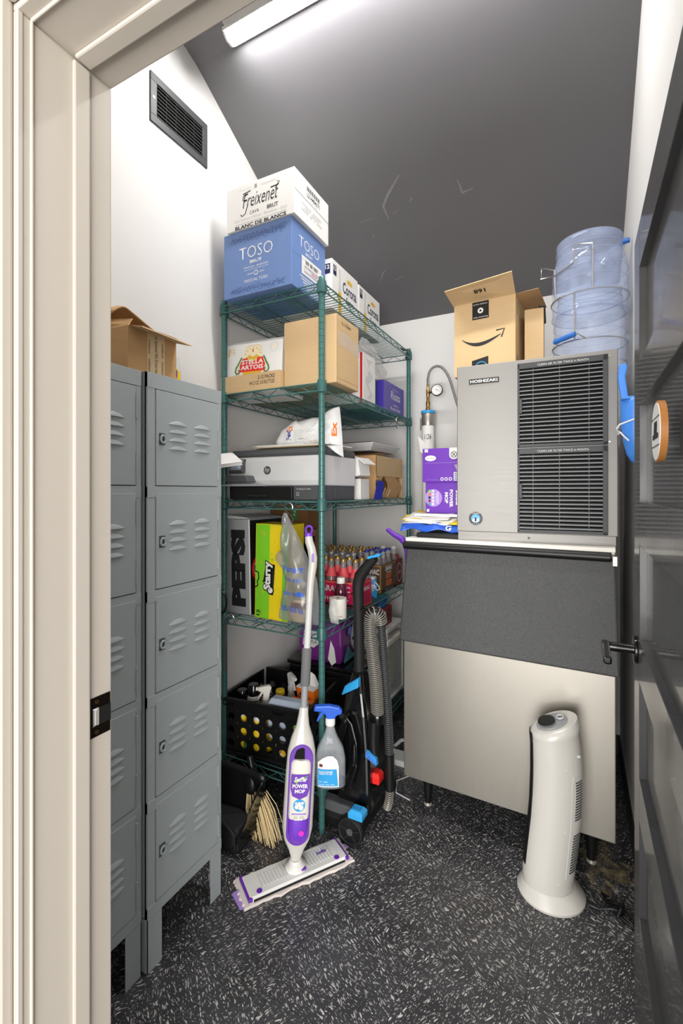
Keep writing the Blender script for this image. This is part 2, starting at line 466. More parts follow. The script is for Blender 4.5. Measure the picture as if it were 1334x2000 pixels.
# door lining with stop, strike plate and hall-side casing
JX, HZ = -.715, 2.035
jb = struct(B(JX - .02, JX, .372, .522, 0, HZ).build('trim_1', 'cream', bev=.002))
B(JX, JX + .007, .452, .480, 0, HZ - .007).build('door_stop', 'cream', jb, bev=.003)
MB().tube([(JX + .001, .392, 0), (JX + .001, .392, HZ)], .0026, 10).build('bead', 'cream', jb, smooth=True)
B(JX - .004, JX + .002, .372, .380, 0, HZ).build('edge_strip', 'cream', jb, bev=.0015)
sp = B(JX - .001, JX + .0018, .4825, .519, .938, 1.004).build('strike_plate', 'bronze', jb, bev=.001, label='dark bronze strike plate with latch hole')
B(JX + .0015, JX + .0026, .497, .519, .957, .985).build('latch_hole', 'inside', sp)
MB().hexa([(JX + .002, .4865, .956), (JX + .0025, .497, .956), (JX + .0025, .497, .986), (JX + .002, .4865, .986),
           (JX + .006, .489, .960), (JX + .0028, .4972, .957), (JX + .0028, .4972, .985), (JX + .006, .489, .982)]).build('latch_lip', 'chrome', sp)
for z in (.946, .996):
    MB().cyl((JX + .001, .494, z), (JX + .0028, .494, z), .0035, 12).build('screw', 'brass', sp)
hd = struct(B(JX - .02, XR + .01, .372, .522, HZ, HZ + .02).build('trim_2', 'cream', bev=.002))
B(JX + .007, XR, .452, .480, HZ - .007, HZ).build('door_stop', 'cream', hd, bev=.003)
MB().tube([(JX, .392, HZ - .001), (XR, .392, HZ - .001)], .0026, 10).build('bead', 'cream', hd, smooth=True)
struct(B(JX - .11, JX - .006, .352, .372, 0, HZ + .09).build('trim_3', 'cream', bev=.005))
struct(B(JX - .006, XR + .1, .352, .372, HZ + .006, HZ + .09).build('trim_4', 'cream', bev=.005))
struct(B(XR - .008, XR + .01, .372, .522, 0, HZ).build('trim_5', 'cream', bev=.002))

# black five-panel door standing open along the right wall
DX0, DX1, DY0, DY1 = .120, .163, .535, 1.372
dr = bpy.data.objects.new('door_1', None); COL.objects.link(dr); struct(dr); dr.location = (0, 0, 0)
dr['label'] = 'glossy black five-panel door standing open at the right'
for y0, y1 in ((DY0, DY0 + .11), (DY1 - .108, DY1)):
    B(DX0, DX1, y0, y1, .012, 1.965).build('stile', 'door', dr, bev=.0015)
rails = [(.012, .36), (.584, .681), (.904, 1.002), (1.219, 1.321), (1.544, 1.643), (1.863, 1.965)]
for z0, z1 in rails:
    B(DX0, DX1, DY0 + .11, DY1 - .108, z0, z1).build('rail', 'door', dr, bev=.0015)
for (a, z0), (z1, b) in zip(rails[:-1], rails[1:]):
    B(DX0 + .014, DX1 - .012, DY0 + .10, DY1 - .098, z0 - .005, z1 + .005).build('panel', 'door', dr)
hn = MB().cyl((DX0, 1.312, .965), (DX0 - .008, 1.312, .965), .033, 28).build('rosette', 'blackgloss', dr, smooth=True, bev=.002)
MB().cyl((DX0 - .005, 1.312, .965), (DX0 - .066, 1.312, .965), .0115, 16).build('neck', 'blackgloss', hn, smooth=True)
MB().loft([[(DX0 - .075, y, .965 - h), (DX0 - .058, y, .965 - h), (DX0 - .058, y, .965 + h), (DX0 - .075, y, .965 + h)] for y, h in ((1.326, .011), (1.29, .0125), (1.2, .0095), (1.192, .007))]).build('lever', 'blackgloss', hn, bev=.004)
for z in (.2, 1.0, 1.8):
    B(DX0 - .002, DX0 + .002, DY0 - .012, DY0 + .002, z - .045, z + .045).build('hinge', 'black', dr)
# round wooden plaque on the door
sg = thing('door_plaque', 'small round white plaque with wooden rim hanging on the black door', 'plaque', (DX0, .908, 1.443))
MB().cyl((-.0005, 0, 0), (-.010, 0, 0), .050, 40).build('board', 'wood', sg, smooth=True)
MB().cyl((-.0095, 0, 0), (-.0112, 0, 0), .0468, 40).build('face', 'white', sg, smooth=True)
fmp = Matrix(((0, 0, -1, -.0118), (-1, 0, 0, 0), (0, 1, 0, 0), (0, 0, 0, 1)))
poly(sg, fmp, [(-.030, -.012), (.030, -.012), (.030, -.004), (.014, -.004), (.018, .016), (-.014, .016), (-.018, -.004), (-.030, -.004)], 'ink', 'emblem')
strokes(sg, fmp, [[(-.045, .022), (.045, .022)], [(-.045, -.024), (.045, -.024)]], .0015, 'ink', 'line')

# ceiling strip light along the ridge
lt = thing('strip_light', 'long white strip light fixture on the dark ceiling', 'ceiling light', (-1.225, 1.365, 3.17))
MB().box(0, 1.22, 0, .075, -.040, 0).box(0, 1.22, 0, .004, -.054, -.04).box(0, 1.22, .071, .075, -.054, -.04).build('housing', 'white', lt, bev=.004)
MB().prism([(.005, -.045), (.008, -.060), (.022, -.072), (.053, -.072), (.067, -.060), (.070, -.045)], 'x', .008, 1.212).build('diffuser', 'diffuser', lt, smooth=True)
for x in (0, 1.212):
    MB().prism([(0, -.03), (0, -.04), (.009, -.062), (.024, -.073), (.051, -.073), (.066, -.062), (.075, -.04), (.075, -.03)], 'x', x, x + .008).build('end_cap', 'white', lt)

# wall register
vt = thing('wall_vent', 'dark grey metal air vent grille high on the white wall', 'vent', (XL + .0005, 1.21, 2.742), R(90))
VW, VH = .298, .188
for a in ((0, VW, -.006, 0, 0, .03), (0, VW, -.006, 0, VH - .03, VH), (0, .03, -.006, 0, .03, VH - .03), (VW - .03, VW, -.006, 0, .03, VH - .03)):
    B(*a).build('frame', 'grille', vt, bev=.0015)
B(.03, VW - .03, -.001, 0, .03, VH - .03).build('backing', 'inside', vt)
for k in range(9):
    z = .037 + k * .0145
    MB().hexa([(.031, -.002, z), (VW - .031, -.002, z), (VW - .031, -.001, z + .003), (.031, -.001, z + .003),
               (.031, -.007, z - .006), (VW - .031, -.007, z - .006), (VW - .031, -.0065, z - .004), (.031, -.0065, z - .004)]).build('slat', 'grille', vt)
for k in range(1, 5):
    B(.03 + k * .0476, .0312 + k * .0476, -.0035, -.001, .03, VH - .03).build('blade', 'grille', vt)
for x in (.014, VW - .014):
    MB().cyl((x, -.006, VH / 2), (x, -.0078, VH / 2), .005, 12).build('screw', 'chrome', vt)

# ================================================================== LOCKERS
def make_locker(label, loc):
    t = thing('locker', label, 'locker', loc, R(90), 'grey five-tier lockers')
    w, d, h = .297, .355, 1.68
    bd = MB().box(0, .0012, .006, d, .15, h).box(w - .0012, w, .006, d, .15, h).box(0, w, d - .001, d, .15, h).box(0, w, 0, d, h - .0012, h).box(.001, w - .001, .012, d - .002, .152, h - .002)
    bd.build('body', 'locker', t)
    for x0, x1 in ((0, .0265), (w - .016, w)):
        B(x0, x1, 0, .012, .15, h).build('post', 'locker', t, bev=.001)
    for k in range(6):
        z = .168 + .2945 * k
        z0, z1 = (z - .018, z + .014) if k < 5 else (z - .004, h)
        B(.0, w, -.0012, .011, z0, z1).build('rail', 'locker', t, bev=.001)
    for k in range(5):
        z0 = .168 + .2945 * k + .0165; z1 = z0 + .2945 - .0225
        dx0, dx1 = .029, w - .0185
        dd = B(dx0, dx1, -.0025, .004, z0, z1).build('door', 'locker', t, bev=.0012)
        zc = z0 + .105
        for cx in (.1085, .207):
            for r in range(4):
                zz = zc + r * .0245; N = 8; hw = .0365
                bot = [(cx - hw + 2 * hw * i / N, -.0025, zz) for i in range(N + 1)]
                top = [(cx - hw + 2 * hw * i / N, -.0025, zz + .013 * (1 - (2 * i / N - 1) ** 2) + .0005) for i in range(N + 1)]
                out = [(cx - hw + 2 * hw * i / N, -.0025 - .0062 * (1 - (2 * i / N - 1) ** 2), zz + .0008) for i in range(N + 1)]
                mid = [(cx - hw + 2 * hw * i / N, -.0025 - .0045 * (1 - (2 * i / N - 1) ** 2), zz + .0075 * (1 - (2 * i / N - 1) ** 2) + .0006) for i in range(N + 1)]
                mb = MB(); n = N + 1
                mb.add(bot + out + mid + top, [(a * n + i, a * n + i + 1, (a + 1) * n + i + 1, (a + 1) * n + i) for a in range(3) for i in range(N)])
                mb.build('louver', 'locker', dd, smooth=True, ang=60)
        lz = z0 + .133
        pl = B(.038, .0585, -.0042, -.002, lz - .017, lz + .017).build('latch', 'lockerdark', dd, bev=.0008)
        mb = MB().tube([(.049 + .0085 * math.cos(a), -.0075, lz + .0105 * math.sin(a)) for a in [2 * PI * i / 16 for i in range(16)]], .0032, 6, closed=True)
        mb.box(.0555, .066, -.006, -.003, lz - .003, lz + .004).build('hasp', 'locker', dd, smooth=True)
        for hz in (z0 + .055, z1 - .055):
            MB().cyl((dx1 + .0016, -.003, hz - .034), (dx1 + .0016, -.003, hz + .034), .0034, 10).build('hinge', 'locker', dd, smooth=True)
    for x0, x1, y0 in ((0, .05, 0), (w - .05, w, 0), (0, .05, d - .002), (w - .05, w, d - .002)):
        m = B(x0, x1, y0, y0 + .002, 0, .152)
        xx = 0 if x0 == 0 else w - .002
        m.box(xx, xx + .002, y0 if y0 == 0 else d - .05, .05 if y0 == 0 else d, 0, .152).build('leg', 'locker', t)
    return t
make_locker('tall grey metal five-door locker column partly hidden by the door frame', (-1.084, .586, 0))
make_locker('tall grey metal five-door locker column in full view beside the wire shelving', (-1.070, .892, 0))

# ================================================================== ICE BIN AND ICE MACHINE
bn = thing('ice_bin', 'large stainless steel ice storage bin with dark sloping lid', 'ice bin', (-.662, 1.848, 0), R(-2.5))
BW = .768
MB().prism([(0, .15), (0, .745), (.052, 1.10), (.052, 1.135), (.74, 1.135), (.74, .15)], 'x', 0, BW).build('body', 'steel', bn, bev=.003)
B(.0, BW, .02, .74, 1.135, 1.150).build('top_trim', 'offwhite', bn, bev=.002)
lid = MB().hexa([(-.012, -.024, .722), (BW + .012, -.024, .722), (BW + .012, -.006, .722), (-.012, -.006, .722),
                 (0, .026, 1.112), (BW, .026, 1.112), (BW, .046, 1.112), (0, .046, 1.112)]).build('lid', 'lid', bn, bev=.008, seg=3)
MB().cyl((-.008, .022, 1.118), (BW - .012, .022, 1.118), .0165, 20).build('lid_roll', 'black', bn, smooth=True, bev=.004)
B(BW - .010, BW + .006, .0, .045, 1.09, 1.125).build('hinge_bracket', 'steel', bn, bev=.002)
for x, y in ((.075, .09), (BW - .075, .09), (.075, .65), (BW - .075, .65)):
    lg = MB().lathe([(.014, .012), (.0145, .03), (.021, .10), (.022, .152)], 16, (x, y)).build('leg', 'black', bn, smooth=True)
    MB().lathe([(.016, 0), (.018, .004), (.015, .013)], 16, (x, y)).build('foot', 'hosegrey', lg, smooth=True)
B(.035, .222, .055, .70, 1.150, 1.170).build('deck_cover', 'black', bn, bev=.004)

IM = (-.445, 1.876, 1.150)
im = thing('ice_machine', 'stainless ice machine head with two black air grilles on the bin', 'ice machine', IM, R(1.5))
IW, ID, IH = .562, .62, .698
B(0, IW, 0, ID, .035, IH).build('body', 'steelh', im, bev=.003)
B(.004, IW - .006, .006, ID, 0, .035).build('base_strip', 'steelh', im)
MB().cyl((.27, .006, .018), (.27, .0, .018), .004, 12).build('screw', 'black', im)
GX0, GX1 = .231, .530
for z0, z1 in ((.040, .358), (.362, .681)):
    gr = MB().box(GX0, GX0 + .008, -.014, 0, z0, z1).box(GX1 - .016, GX1, -.014, 0, z0, z1).box(GX0, GX1, -.014, 0, z0, z0 + .012).box(GX0, GX1, -.014, 0, z1 - .022, z1)
    g = gr.build('air_grille', 'grille', im, bev=.0015)
    B(GX0 + .006, GX1 - .014, -.002, -.0005, z0 + .01, z1 - .02).build('filter', 'inside', g)
    n = 19; span = (z1 - .022) - (z0 + .012)
    for k in range(n):
        z = z0 + .012 + span * (k + .5) / n
        MB().hexa([(GX0 + .007, -.0145, z - .0035), (GX1 - .015, -.0145, z - .0035), (GX1 - .015, -.007, z + .0005), (GX0 + .007, -.007, z + .0005),
                   (GX0 + .007, -.0145, z - .001), (GX1 - .015, -.0145, z - .001), (GX1 - .015, -.007, z + .003), (GX0 + .007, -.007, z + .003)]).build('slat', 'slat', g)
    for x in (.284, .374, .470):
        B(x, x + .003, -.007, -.003, z0 + .012, z1 - .022).build('rib', 'plastic_dark', g)
    B(GX0 + .005, GX0 + .017, -.0165, -.003, z0 + .128, z0 + .186).build('finger_grip', 'grille', g, bev=.002)
    text(g, face_mat('front', e=.0143), 'CLEAN AIR FILTER TWICE A MONTH', GX0 + .07, z1 - .016, GX1 - .06, z1 - .008, 'lightgrey')
ff = face_mat('front')
bd = B(.048, .162, -.003, 0, .622, .643).build('badge', 'black', im, bev=.0008, label='black nameplate with silver lettering')
text(bd, face_mat('front', e=.0035), 'HOSHIZAKI', .053, .6265, .157, .6385, 'lightgrey', bold=.035)
em = MB().cyl((.074, 0, .088), (.074, -.0015, .088), .0265, 36).build('emblem', 'black', im, smooth=True, label='round black and blue penguin emblem')
fe = face_mat('front', e=.0019)
disc(em, fe, .074, .088, .0175, 'skyblue', 'field')
fe2 = face_mat('front', e=.0023)
poly(em, fe2, [(.060, .078), (.066, .090), (.070, .085), (.074, .096), (.079, .086), (.083, .092), (.088, .078), (.081, .074), (.067, .074)], 'white', 'iceberg')
fe3 = face_mat('front', e=.0027)
poly(em, fe3, [(.071, .076), (.0705, .088), (.0725, .093), (.0755, .093), (.0775, .088), (.077, .076)], 'ink', 'figure')
text(em, fe, 'HOSHIZAKI', .059, .1065, .089, .1115, 'white')
text(em, fe, '* * * *', .061, .0655, .087, .0685, 'white')
for x, z in ((GX1 + .006, .675), (GX1 + .006, .372)):
    MB().cyl((x, 0, z), (x, -.003, z), .003, 10).build('screw', 'chrome', im)

# ================================================================== WIRE SHELVING
SX0, SX1, SY0, SY1 = -1.402, -.905, 1.578, 2.612      # post centres
sh = thing('shelving_unit', 'green epoxy wire shelving rack with five shelves full of stock', 'shelving', ((SX0 + SX1) / 2, (SY0 + SY1) / 2, 0))
OX, OY = (SX0 + SX1) / 2, (SY0 + SY1) / 2
prof = [(.006, 0), (.011, .004), (.011, .02), (.0127, .022)]
z = .05
while z < 2.16:
    prof += [(.0127, z - .0012), (.0114, z - .0006), (.0114, z + .0006), (.0127, z + .0012)]; z += .0254
prof += [(.0127, 2.185), (.010, 2.19)]
pm = MB().lathe(prof, 14).mesh('post', 'green', True, 30)
for x in (SX0, SX1):
    for y in (SY0, SY1):
        o = bpy.data.objects.new('post', pm); COL.objects.link(o); o.parent = sh; o.location = (x - OX, y - OY, 0)
LEVELS = [.19, .797, 1.303, 1.770, 2.160]
cm = MB().lathe([(.0145, -.026), (.0205, -.022), (.0185, .018), (.0165, .026), (.013, .026)], 18).mesh('collar', 'greendark', True, 50)
def truss(mb, p0, p1, r=.0030, h=.030, step=.05):
    p0 = Vector(p0); p1 = Vector(p1)
    mb.tube([p0, p1], r, 6); dz = Vector((0, 0, -h)); mb.tube([p0 + dz, p1 + dz], r, 6)
    n = max(2, int(round((p1 - p0).length / step))); pts = []
    for i in range(n + 1): pts.append(p0.lerp(p1, i / n) + (dz if i % 2 else Vector((0, 0, 0))))
    mb.tube(pts, r * .62, 5)
for L in LEVELS:
    mb = MB(); t = L
    e = .012
    x0, x1, y0, y1 = SX0 - OX, SX1 - OX, SY0 - OY, SY1 - OY
    truss(mb, (x0, y0 - e, t), (x1, y0 - e, t)); truss(mb, (x0, y1 + e, t), (x1, y1 + e, t))
    truss(mb, (x0 - e, y0, t), (x0 - e, y1, t)); truss(mb, (x1 + e, y0, t), (x1 + e, y1, t))
    s = mb.build('shelf', 'green', sh, smooth=True)
    mb = MB()
    for k in range(1, 3):
        xx = x0 + (x1 - x0) * k / 3
        truss(mb, (xx, y0 - e, t - .004), (xx, y1 + e, t - .004), .0024, .026)
    mb.build('brace', 'greendark', s, smooth=True)
    mb = MB(); n = 42
    for k in range(n):
        yy = y0 + (y1 - y0) * (k + .5) / n
        mb.tube([(x0 - e, yy, t + .002), (x1 + e, yy, t + .002)], .0017, 5)
    mb.build('deck_wires', 'green', s, smooth=True, stuff=True)
    for x in (x0, x1):
        for y in (y0, y1):
            o = bpy.data.objects.new('collar', cm); COL.objects.link(o); o.parent = s; o.location = (x, y, t - .012)
ST = [L + .004 for L in LEVELS]     # height of things resting on each shelf

# ------------------------------------------------------------------ cartons
def carton(name, label, loc, w, d, h, mat, rz=0, cat='box', tape=None, bev=.002, group=None):
    t = thing(name, label, cat, loc, rz, group)
    B(0, w, 0, d, 0, h).build('carton', mat, t, bev=bev)
    return t
# top shelf -------------------------------------------------------
tw, td, th = .345, .27, .272
t = carton('wine_carton', 'blue wine carton with white lettering on the top shelf', (-1.357, 1.525, ST[4]), tw, td, th, 'toso')
f = face_mat('front'); r = face_mat('right', tw, td, th)
strokes(t, r, [[(0, th / 2), (td, th / 2)]], .0012, 'tosoink', 'flap_seam')
text(t, f, 'TOSO', .085, .150, .255, .198, 'white', bold=-.012)
text(t, f, 'BRUT', .140, .126, .200, .139, 'white', bold=.02)
text(t, f, 'MENDOZA - ARGENTINA', .108, .108, .234, .115, 'white')
strokes(t, f, [[(.108, .101), (.234, .101)]], .0012, 'white')
disc(t, f, .171, .083, .0105, 'white', 'crest'); disc(t, face_mat('front', e=.001), .171, .083, .0075, 'toso', 'crest')
text(t, f, 'lllll', .128, .080, .155, .086, 'white'); text(t, f, '1890', .187, .080, .212, .086, 'white')
text(t, f, 'PASCUAL TOSO', .112, .050, .230, .062, 'white')
random.seed(3)
for zc in (.236, .024):                       # bands of curling ornament
    ls = []
    for k in range(13):
        cx = .045 + k * .0215
        for q in range(3):
            a0 = random.uniform(0, 6.28); sg_ = random.choice((-1, 1)); r0 = random.uniform(.008, .014)
            ls.append([(cx + (r0 * (1 - i / 12)) * math.cos(a0 + sg_ * i * .55) + .004 * q, zc + (r0 * 1.1 * (1 - i / 12)) * math.sin(a0 + sg_ * i * .55) + .006 * (q - 1)) for i in range(11)])
    strokes(t, f, ls, .0017, 'tosoink', 'ornament')
text(t, r, 'TOSO', .055, .180, .215, .222, 'white', bold=-.01); text(t, r, 'BRUT', .105, .160, .160, .171, 'white', bold=.02)
rect(t, r, .075, .075, .235, .150, 'white', 'sticker')
r2 = face_mat('right', tw, td, th, .0011)
strokes(t, r2, [[(.095, .086), (.215, .086), (.215, .112), (.095, .112), (.095, .086)]], .002, 'ink')
strokes(t, r2, [[(.100, .092), (.209, .092)], [(.100, .106), (.209, .106)]], .0018, 'indigoprint')
rect(t, r2, .150, .098, .200, .101, 'pink'); text(t, r2, 'llll lll lllll', .105, .122, .200, .138, 'ink', bold=.02)
for k in range(6):
    strokes(t, r, [[(.06 + .012 * k, .062 - k * .010), (.225 - .01 * (k % 3), .062 - k * .010)]], .0035, 'white', 'fine_print')

fw, fd, fh = .338, .28, .182
t = carton('wine_carton', 'white wine carton with black script lettering stacked on the blue carton', (-1.332, 1.515, ST[4] + th + .0005), fw, fd, fh, 'white', R(.6))
f = face_mat('front'); r = face_mat('right', fw, fd, fh)
text(t, f, 'Freixenet', .085, .082, .262, .140, 'ink', shear=.35, bold=-.004)
strokes(t, f, [[(.100, .138), (.088, .132), (.086, .118), (.098, .112)], [(.112, .096), (.098, .060), (.082, .052), (.074, .060)], [(.086, .142), (.125, .148)], [(.248, .122), (.268, .146), (.256, .148)], [(.225, .132), (.265, .134)]], .0042, 'ink', 'flourish')
text(t, f, 'CAVA', .120, .050, .168, .064, 'ink'); text(t, f, 'BRUT', .208, .050, .262, .066, 'ink', bold=.015)
text(t, f, 'Sparkling Wine', .065, .155, .128, .163, 'inkfaint'); text(t, f, 'Traditional Method', .172, .155, .262, .163, 'inkfaint')
rect(t, f, .145, .152, .157, .168, 'inkgrey', 'crest')
text(t, f, 'Sant Sadurni d\'Anoia - Barcelona - Spain', .040, .028, .305, .044, 'inkfaint', shear=.4)
strokes(t, f, [[(.045, .0205), (.300, .0205)]], .001, 'ink'); text(t, f, 'BLANC DE BLANCS', .045, .001, .300, .016, 'ink', bold=.03)
strokes(t, r, [[(0, .098), (fd, .098)]], .0016, 'ink', 'flap_seam')
for k in range(19):
    x = .092 + k * .0058
    rect(t, r, x, .140, x + (.0036 if k % 3 else .0022), .160, 'ink', 'barcode')
text(t, r, 'L214404171', .095, .116, .200, .134, 'ink', bold=.02)
text(t, r, 'lllllll ll lllll', .120, .106, .180, .111, 'inkgrey')
text(t, r, 'lllllll lllllll\nllll llllll\nlllll ll l llll', .055, .040, .215, .075, 'inkgrey')

cw, cd, ch = .38, .268, .216
def corona(label, y, dh):
    t = carton('beer_carton', label, (-.983 - cw, y, ST[4]), cw, cd, ch + dh, 'white', 0, group='white beer cartons on the top shelf')
    r = face_mat('right', cw, cd, ch); f = face_mat('front')
    rect(t, r, .012, .155, .042, .200, 'darknavy', 'badge'); text(t, face_mat('right', cw, cd, ch, .0012), '12', .016, .176, .038, .195, 'white', bold=.03)
    poly(t, r, [(.060, 0), (.060, .10), (.067, .15), (.067, .20), (.083, .20), (.083, .15), (.090, .10), (.090, 0)], 'lightgrey', 'bottle_print')
    rect(t, face_mat('right', cw, cd, ch, .0011), .060, 0, .090, .095, 'gold', 'bottle_print')
    poly(t, r, [(.150, .166), (.146, .182), (.156, .176), (.160, .188), (.168, .180), (.176, .192), (.184, .180), (.192, .188), (.196, .176), (.206, .182), (.202, .166)], 'gold', 'crown')
    text(t, r, 'Corona', .105, .108, .250, .160, 'darknavy', bold=.02); text(t, r, 'Extra', .140, .066, .222, .096, 'darknavy', bold=.012)
    rect(t, f, cw - .038, .155, cw - .008, .200, 'darknavy', 'badge'); text(t, face_mat('front', e=.0012), '12', cw - .034, .176, cw - .012, .195, 'white', bold=.03)
    return t
corona('white beer carton with gold crown on the top shelf, the nearer of two', 1.805, .006)
corona('white beer carton with gold crown on the top shelf, the farther of two', 2.085, 0)
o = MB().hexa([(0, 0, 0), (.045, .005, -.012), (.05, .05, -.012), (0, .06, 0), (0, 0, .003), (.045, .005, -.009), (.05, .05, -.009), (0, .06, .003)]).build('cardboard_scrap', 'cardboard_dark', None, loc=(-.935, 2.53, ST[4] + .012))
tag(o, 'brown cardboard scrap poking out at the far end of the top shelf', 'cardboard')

# second shelf ----------------------------------------------------
tr = thing('carton_tray', 'low brown cardboard tray holding a white beer pack', 'tray', (-1.418, 1.572, ST[3]))
w, d, h = .318, .40, .074
B(0, w, 0, d, 0, .004).build('base', 'cardboard', tr)
for nm, a in (('wall', (0, w, 0, .004, .004, h)), ('wall', (0, w, d - .004, d, .004, h)), ('wall', (0, .004, .004, d - .004, .004, h)), ('wall', (w - .004, w, .004, d - .004, .004, h))):
    B(*a).build(nm, 'cardboard', tr, bev=.001)
f = face_mat('front')
text(tr, f, '2-12 PACKS', .205, .046, .292, .062, 'ink', bold=.01); text(tr, f, '14/12 OZ. LN BOTTLES', .160, .024, .292, .040, 'ink', bold=.005)
sw, sd, shh = .300, .185, .232
st = thing('beer_pack', 'white beer pack with red banner print standing in the cardboard tray', 'beer pack', (-1.409, 1.582, ST[3] + .004), (R(-4), R(2.0), 0))
MB().prism([(0, 0), (sd, 0), (sd, shh), (.025, shh + .004), (0, shh - .016)], 'x', 0, sw).build('carton', 'white', st, bev=.002)
up_ = Matrix.Translation((0, 0, .014))
f = face_mat('front', e=.0008); f2 = up_ @ face_mat('front', e=.0014); f3 = up_ @ face_mat('front', e=.002); f4 = up_ @ face_mat('front', e=.0026)
poly(st, up_ @ f, [(.100, .060), (.092, .120), (.105, .182), (.125, .190), (.175, .190), (.192, .182), (.205, .120), (.198, .060)], 'gold', 'glass_print')
poly(st, f2, [(.094, .135), (.106, .181), (.126, .188), (.174, .188), (.191, .181), (.203, .135)], 'cream_print', 'foam_print')
poly(st, f2, [(.084, .076), (.080, .105), (.094, .134), (.120, .141), (.178, .141), (.204, .134), (.217, .105), (.212, .076)], 'redbright', 'banner')
poly(st, f3, [(.120, .140), (.124, .128), (.140, .120), (.160, .120), (.174, .128), (.178, .140), (.170, .150), (.150, .136), (.130, .150)], 'gold', 'hop')
for sgn in (-1, 1):
    cx = .148
    strokes(st, f3, [[(cx + sgn * x, z) for x, z in ((.058, .140), (.066, .128), (.075, .112), (.086, .096), (.090, .080), (.080, .068), (.068, .072), (.066, .082), (.074, .086))]], .008, 'greenprint', 'scroll')
    strokes(st, f4, [[(cx + sgn * x, z) for x, z in ((.060, .128), (.072, .104), (.082, .086))]], .003, 'cream_print', 'scroll')
    strokes(st, f4, [[(cx + sgn * x, z) for x, z in ((.062, .082), (.070, .076), (.070, .068))]], .005, 'redbright', 'scroll')
poly(st, f3, [(.144, .165), (.148, .178), (.152, .165), (.148, .158)], 'redbright', 'star')
for k in range(7):
    a = R(20 + 23 * k); strokes(st, f3, [[(.149 + .040 * math.cos(a), .140 + .036 * math.sin(a)), (.149 + .046 * math.cos(a), .140 + .042 * math.sin(a))]], .002, 'ink')
text(st, f4, 'STELLA', .092, .108, .207, .128, 'white', bold=.03); text(st, f4, 'ARTOIS', .088, .084, .209, .104, 'white', bold=.03)
rect(st, f, .014, .165, .020, .198, 'gold'); text(st, f, '12', .026, .180, .046, .196, 'gold'); text(st, f, 'lllllll', .026, .172, .056, .176, 'inkfaint')
strokes(st, f, [[(.258 + .022 * math.cos(2 * PI * i / 24), .188 + .022 * math.sin(2 * PI * i / 24)) for i in range(25)], [(.258 + .017 * math.cos(2 * PI * i / 24), .188 + .017 * math.sin(2 * PI * i / 24)) for i in range(25)]], .001, 'inkfaint', 'seal')
disc(st, f, .258, .188, .008, 'cream_print', 'seal')
r = face_mat('right', sw, sd, shh); rect(st, r, .02, .17, .026, .195, 'gold'); strokes(st, r, [[(.012, 0), (.014, shh - .03)]], .0014, 'ink', 'flap_seam')

bw, bd_, bh = .247, .205, .272
t = carton('cardboard_box', 'plain brown cardboard box with clear tape behind the shelf post', (-1.097, 1.597, ST[3]), bw, bd_, bh, 'cardboard', bev=.003)
r = face_mat('right', bw, bd_, bh); r2 = face_mat('right', bw, bd_, bh, .0012)
strokes(t, r, [[(.0, .020), (bd_, .020)]], .0025, 'cardboard2', 'flap_seam'); strokes(t, r, [[(.004, 0), (.004, bh)]], .002, 'cardboard2', 'flap_seam')
MB().grid(lambda u, v: (bw + .001 + .0012 * noise.noise(Vector((u * 9, v * 6, 1))), .01 + u * (bd_ - .01), .150 + v * .055 + .006 * math.sin(u * 5)), 16, 6).build('packing_tape', 'film', t, smooth=True)
text(t, r2, '6 x 750ml', .045, .238, .125, .252, 'ink')
strokes(t, face_mat('top', bw, bd_, bh), [[(0, bd_ / 2), (bw, bd_ / 2)]], .002, 'cardboard2', 'flap_seam')

w, d, h = .20, .15, .245
t = carton('retail_box', 'white retail box with red edge stripe next to the plain brown box', (-1.132, 2.025, ST[3]), w, d, h, 'white')
f = face_mat('front'); r = face_mat('right', w, d, h)
rect(t, f, w - .016, 0, w - .003, h, 'red', 'stripe'); rect(t, f, w - .075, .05, w - .055, h - .01, 'red', 'stripe'); text(t, f, 'llllllll', w - .05, .06, w - .03, .16, 'ink', rot=1)
MB().add([face_mat('right', w, d, h) @ Vector((.05 + .035 * math.sin(k * 1.3) * (1 if k % 2 else .6), .03 + k * .024, 0)) for k in range(9)] +
         [face_mat('right', w, d, h) @ Vector((.09 + .03 * math.sin(k * 1.7), .03 + k * .024, 0)) for k in range(9)], [(i, 9 + i, 10 + i, i + 1) for i in range(8)]).build('marbling', 'lightgrey', t)
w, d, h = .26, .31, .168
t = carton('wine_carton', 'indigo wine carton with white script beside the rear shelf post', (-.93 - w, 2.285, ST[3]), w, d, h, 'indigo')
r = face_mat('right', w, d, h); rect(t, face_mat('right', w, d, h, .0004), 0, 0, d, h, 'indigoprint', 'panel')
r2 = face_mat('right', w, d, h, .0012)
text(t, r2, 'Risata', .100, .082, .245, .128, 'white', shear=.15); text(t, r2, 'llllll llll llll', .125, .135, .215, .142, 'lightgrey')
text(t, r2, 'lllllll', .14, .048, .205, .057, 'white'); text(t, r2, 'Moscato d\'Asti', .095, .024, .245, .042, 'white', bold=.01); text(t, r2, 'lll ll', .15, .008, .19, .015, 'white')
MB().prism([(0, h), (.12, h + .01), (.115, h + .013), (0, h + .003)], 'x', .01, w - .02).build('flap', 'cardboard2', t)
